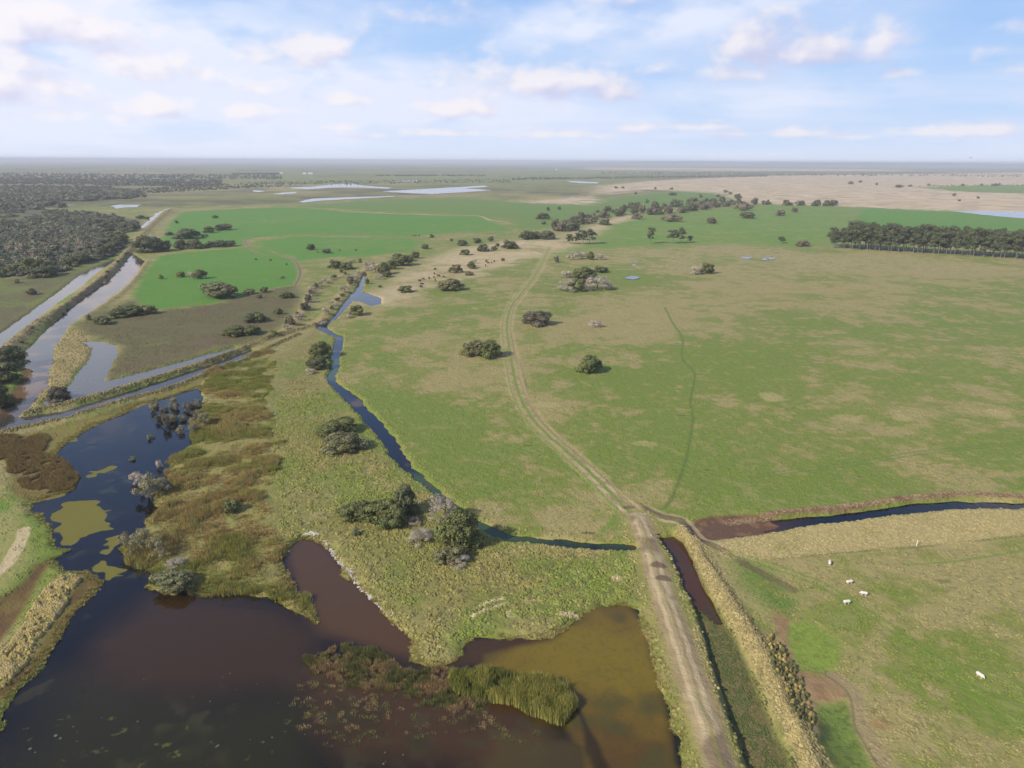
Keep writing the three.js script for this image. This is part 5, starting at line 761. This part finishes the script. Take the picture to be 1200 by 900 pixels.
    pa.push([x, y, d, 0.22 + r() * 0.36, 0.04 + (n - 0.4) * 0.3, r() * 6.28, tone(groundColor(x, d), r, 0.4).map((q) => q * 0.92)]);
  }
  instanced('pasture_grass', grassGeo, reedMat, pa, 'short mottled grass clumps across the grazed pasture', 'grass');
  // pale leaves floating on the near pond
  const fl = [], pad = new THREE.CylinderGeometry(0.5, 0.5, 0.04, 9), near = new Poly([[20, 850], [120, 800], [330, 770], [420, 830], [640, 850], [700, 900], [640, 940], [60, 940]]);
  scatter(near, 46, 871, (x, d, q) => { if (vn(x / 5 + 3, d / 5) < 0.5 || GY(x, d) > LEVEL - 0.1) return false; fl.push([x, LEVEL + 0.02, d, 0.1 + q() * q() * 0.4, 1, q() * 6.28, tone([0.11, 0.11, 0.06], q, 0.9)]); return true; });
  instanced('floating_leaves', pad, new THREE.MeshStandardMaterial({ roughness: 1 }), fl, 'pale scattered leaves floating on the dark near pond', 'leaves');
  // white froth along the bay
  const fo = [], foam = new Line([[352, 627], [362, 625], [372, 628], [382, 638], [400, 660], [420, 684], [435, 699], [450, 713], [463, 723]], 0.5);
  const lump = new THREE.IcosahedronGeometry(0.5, 1); { const P = lump.attributes.position, v = new THREE.Vector3(); for (let i = 0; i < P.count; i++) { v.fromBufferAttribute(P, i); v.multiplyScalar(0.75 + 0.5 * vn(v.x * 5 + 20, v.y * 5 + v.z * 4 + 20)); P.setXYZ(i, v.x, v.y, v.z); } lump.computeVertexNormals(); }
  alongLine(foam, 620, 0.55, 851, (x, d, q) => { if (vn(x * 0.5, d * 0.5) < 0.3) return; fo.push([x + 0.35, Math.max(GY(x, d), LEVEL) + 0.02, d, 0.18 + q() * 0.45, 0.08 + q() * 0.18, q() * 6.28, tone([0.50, 0.44, 0.37], q, 0.5)]); });
  instanced('shore_rubble', lump, new THREE.MeshStandardMaterial({ roughness: 0.95 }), fo, 'pale crusty rubble along the shore of the brown bay', 'rubble');
}
// bare shrubs and posts standing in the pond
{
  const inPond = (px, py, w, h, kind, label, group) => { const [x, d] = G(px, py, LEVEL), ppm = pxPerM(d), wd = w / ppm, k = ((px * 7 + py) | 0) % 3, t = new THREE.Group(); t.name = numbered('bare_shrub'); t.position.set(x, GY(x, d) - 0.05, -d); t.rotation.y = px; const c = new THREE.Mesh(GEO.twig[k], LEAF[kind]); c.name = 'crown'; c.scale.set(wd, (h / ppm + 0.6) / 0.6, wd); t.add(c); const tr = new THREE.Mesh(GEO.trunk[k], BARK); tr.name = 'trunk'; tr.scale.set(wd, h / ppm + 0.6, wd); t.add(tr); t.userData = { label, category: 'shrub', group }; scene.add(t); };
  const rr = rng(861); for (let i = 0; i < 22; i++) inPond(172 + rr() * 62, 474 + rr() * 22, 7 + rr() * 9, 5 + rr() * 5, rr() < 0.45 ? 'brown' : 'sedge', 'grey-olive half-drowned shrub in the blue end of the pond', 'half-drowned shrubs in the pond');
  inPond(187, 548, 9, 9, 'pale', 'bleached dead shrub standing in open pond water'); inPond(160, 566, 18, 12, 'pale', 'wide bleached dead shrub standing in open pond water'); inPond(195, 500, 12, 16, 'brown', 'tall dark dead shrub standing in the blue pond water');
  for (const [px, py, w] of [[177, 514, 9], [155, 539, 8], [212, 507, 12], [175, 583, 34], [240, 500, 18], [190, 580, 24], [165, 648, 30], [185, 655, 26], [150, 645, 22], [228, 508, 16]]) inPond(px, py, w, w * 0.7, 'sedge', 'olive-brown reed hummock rising from the pond margin', 'reed hummocks in the pond');
  const postMat = new THREE.MeshStandardMaterial({ color: new THREE.Color().setRGB(0.10, 0.08, 0.06), roughness: 0.95 });
  const postGeo = new THREE.LatheGeometry([[0.001, -0.8], [0.09, -0.8], [0.08, 1.1], [0.065, 1.28], [0.001, 1.32]].map((p) => new THREE.Vector2(...p)), 8);
  for (const [px, py] of [[182, 470], [143, 480], [100, 497], [66, 510], [28, 520]]) { const [x, d] = G(px, py), m = new THREE.Mesh(postGeo, postMat); m.name = numbered('fence_post'); m.position.set(x, GY(x, d), -d); m.rotation.z = 0.05; m.castShadow = true; m.userData = { label: 'weathered fence post in the algae strip below the dyke', category: 'post', group: 'posts in the algae strip' }; scene.add(m); }
  const wp = G(1074, 640), w = new THREE.Mesh(postGeo, new THREE.MeshStandardMaterial({ color: new THREE.Color().setRGB(0.72, 0.70, 0.66), roughness: 0.7 })); w.name = 'white_post'; w.position.set(wp[0], GY(wp[0], wp[1]), -wp[1]); w.castShadow = true; w.userData = { label: 'white post on the straw strip boundary', category: 'post' }; scene.add(w);
}

// ---------------------------------------------------------------- animals
function animal(bones, res, size, mat) {                        // bones: [ax, ay, az, ra, bx, by, bz, rb] in metres, one continuous surface
  const mc = new MarchingCubes(res, mat, false, false, 40000); mc.isolation = 0; const h = size / 2;
  for (let k = 0; k < res; k++) for (let j = 0; j < res; j++) for (let i = 0; i < res; i++) {
    const x = (i / res * 2 - 1) * h, y = (j / res * 2 - 1) * h, z = (k / res * 2 - 1) * h; let e = 0;
    for (const b of bones) { const dx = b[4] - b[0], dy = b[5] - b[1], dz = b[6] - b[2], t = clamp(((x - b[0]) * dx + (y - b[1]) * dy + (z - b[2]) * dz) / (dx * dx + dy * dy + dz * dz + 1e-9)), q = Math.hypot(x - b[0] - dx * t, y - b[1] - dy * t, z - b[2] - dz * t) - (b[3] + (b[7] - b[3]) * t); e += Math.exp(-q * 28); }
    mc.field[k * res * res + j * res + i] = Math.log(e + 1e-30) / 28;
  }
  mc.update(); const g = new THREE.BufferGeometry(), n = mc.count; g.setAttribute('position', new THREE.BufferAttribute(mc.positionArray.slice(0, n * 3), 3)); g.setAttribute('normal', new THREE.BufferAttribute(mc.normalArray.slice(0, n * 3), 3)); g.scale(h, h, h); g.computeBoundingBox(); g.translate(0, -g.boundingBox.min.y, 0); return g;
}
const sheepGeo = animal([[-0.38, 0.1, 0, 0.26, 0.35, 0.12, 0, 0.25], [0.42, 0.2, 0, 0.15, 0.58, 0.06, 0, 0.10], [0.58, 0.06, 0, 0.10, 0.72, -0.08, 0, 0.06], [0.6, 0.14, 0.08, 0.03, 0.58, 0.13, 0.17, 0.02], [0.6, 0.14, -0.08, 0.03, 0.58, 0.13, -0.17, 0.02], [-0.58, 0.12, 0, 0.07, -0.66, -0.05, 0, 0.04], ...[[-0.34, 0.13], [-0.34, -0.13], [0.3, 0.13], [0.3, -0.13]].map(([x, z]) => [x, 0, z, 0.08, x + 0.02, -0.42, z, 0.05])], 44, 1.7, undefined);
const cowGeo = animal([[-0.75, 0.25, 0, 0.34, 0.6, 0.28, 0, 0.36], [-0.6, 0.15, 0, 0.34, 0.4, 0.1, 0, 0.36], [0.7, 0.4, 0, 0.26, 1.05, 0.15, 0, 0.18], [1.05, 0.15, 0, 0.17, 1.3, -0.25, 0, 0.10], [1.0, 0.28, 0.14, 0.05, 1.0, 0.26, 0.32, 0.03], [1.0, 0.28, -0.14, 0.05, 1.0, 0.26, -0.32, 0.03], [-1.05, 0.4, 0, 0.07, -1.15, -0.4, 0, 0.04], ...[[-0.72, 0.22], [-0.72, -0.22], [0.55, 0.2], [0.55, -0.2]].map(([x, z]) => [x, 0.05, z, 0.17, x + 0.03, -0.78, z, 0.075])], 48, 3.0, undefined);
const wool = new THREE.MeshStandardMaterial({ color: new THREE.Color().setRGB(0.66, 0.60, 0.50), roughness: 0.95 });
for (const [px, py, rot, label] of [[972, 662, 1.2, 'cream sheep grazing apart by the straw strip boundary'], [995, 685, 0.2, 'cream sheep standing at the back of the grazing trio'], [1012, 698, 2.9, 'cream sheep on the east side of the grazing trio'], [992, 708, 0.1, 'cream sheep at the front of the grazing trio'], [1148, 794, -1.2, 'lone cream sheep on the open grass away from the others']]) {
  const [x, d] = G(px, py), m = new THREE.Mesh(sheepGeo, wool); m.name = numbered('sheep'); m.position.set(x, GY(x, d), -d); m.rotation.y = rot; m.castShadow = true;  m.userData = { label, category: 'sheep' }; scene.add(m);
}
const hides = [[0.03, 0.022, 0.018], [0.05, 0.028, 0.018], [0.025, 0.02, 0.02], [0.12, 0.06, 0.03]].map((c) => new THREE.MeshStandardMaterial({ color: new THREE.Color().setRGB(...c), roughness: 0.8 }));
{
  const r = rng(881); const cow = (px, py, label, group) => { const [x, d] = G(px, py), k = (r() * 4) | 0, m = new THREE.Mesh(cowGeo, hides[k]); m.name = numbered('cow'); m.position.set(x, GY(x, d) - 0.03, -d); m.rotation.y = r() * 6.28; m.castShadow = true; m.userData = { label, category: 'cow', group }; scene.add(m); };
  for (const [px, py] of [[510, 316.5], [509, 321.5], [514, 324], [508.5, 326], [520, 325], [510, 329.5], [503, 327], [496, 328], [492, 330], [494.5, 334], [493.5, 337], [569, 312], [572, 309], [576, 308.5], [579, 307], [570, 307]]) cow(px, py, 'dark cow in the herd grazing the straw slope', 'cattle herd on the straw slope');
  for (const [px, py] of [[317, 306], [332, 326], [336, 311], [398, 294], [372, 296], [417, 294], [484, 277.5], [487, 277], [491, 277], [330, 327], [300, 305]]) cow(px, py, 'dark cow grazing in the bright green fields', 'cattle in the green fields');
}
{ // a bird over the far plain
  const pos = [], idx = []; const P = (x, y, z) => pos.push(x, y, z) / 3 - 1;
  const body = new THREE.SphereGeometry(0.11, 8, 6); body.scale(0.8, 0.75, 3.2); const wing = (s) => { const g = new THREE.BufferGeometry(); g.setAttribute('position', new THREE.Float32BufferAttribute([0, 0.05, -0.18, s * 0.4, 0.16, -0.2, s * 0.42, 0.15, 0.12, 0, 0.05, -0.18, s * 0.42, 0.15, 0.12, 0, 0.03, 0.16, s * 0.4, 0.16, -0.2, s * 0.85, 0.1, -0.02, s * 0.42, 0.15, 0.12, 0, 0.0, 0.16, s * 0.42, 0.12, 0.12, 0, 0.02, -0.18], 3)); g.computeVertexNormals(); return g; };
  const dark = new THREE.MeshStandardMaterial({ color: new THREE.Color().setRGB(0.05, 0.045, 0.04), roughness: 0.8, side: THREE.DoubleSide }), b = new THREE.Group(); b.name = 'bird';
  for (const [n, g] of [['body', body], ['wing', wing(1)], ['wing', wing(-1)]]) { const m = new THREE.Mesh(g, dark); m.name = n; b.add(m); }
  const [gx, gd] = [0.613 * 330, 330]; b.position.set(gx, EYE + 2.2, -gd); b.rotation.y = 1.2; b.userData = { label: 'small dark bird gliding above the far right horizon', category: 'bird' }; scene.add(b);
}
// ---------------------------------------------------------------- far farm buildings
{
  const white = new THREE.MeshStandardMaterial({ color: new THREE.Color().setRGB(0.80, 0.79, 0.76), roughness: 0.8 }), roofM = new THREE.MeshStandardMaterial({ color: new THREE.Color().setRGB(0.62, 0.60, 0.58), roughness: 0.6 }), glass = new THREE.MeshStandardMaterial({ color: new THREE.Color().setRGB(0.04, 0.05, 0.06), roughness: 0.2 });
  for (const [px, py, w, label] of [[357, 204, 16, 'white far farm building, smaller of the pair on the marsh'], [364, 204, 22, 'white far farm building, longer of the pair on the marsh'], [330, 203.4, 14, 'white far farm shed at the end of the dark tree belt'], [652, 199.3, 20, 'white far farm building alone on the plain']]) {
    const [x, d] = G(px, py), g = new THREE.Group(); g.name = numbered('farm_building'); g.position.set(x, 0, -d); const wall = new THREE.Mesh(new THREE.BoxGeometry(w, 5, 9), white); wall.name = 'wall'; wall.position.y = 2.4;
    const roof = new THREE.Mesh(new THREE.ExtrudeGeometry(new THREE.Shape([[-5.2, 0], [5.2, 0], [0, 2.8]].map((p) => new THREE.Vector2(...p))), { depth: w + 1, bevelEnabled: false }), roofM); roof.name = 'roof'; roof.rotation.y = Math.PI / 2; roof.position.set(-(w + 1) / 2, 4.95, 0); g.add(wall, roof);
    for (let k = 0; k < 3; k++) { const q = new THREE.Mesh(new THREE.BoxGeometry(k === 1 ? 2.4 : 1.4, k === 1 ? 3.4 : 1.3, 0.1), glass); q.name = k === 1 ? 'door' : 'window'; q.position.set((k - 1) * w * 0.28, k === 1 ? 1.7 : 2.8, 4.55); g.add(q); }
    g.traverse((o) => { o.castShadow = true; }); g.userData = { label, category: 'building' }; scene.add(g);
  }
}
scene.traverse((o) => { if (o.isMesh) { o.castShadow = true; o.receiveShadow = true; } });
console.log('all', scene.children.length);
renderer.render(scene, camera);
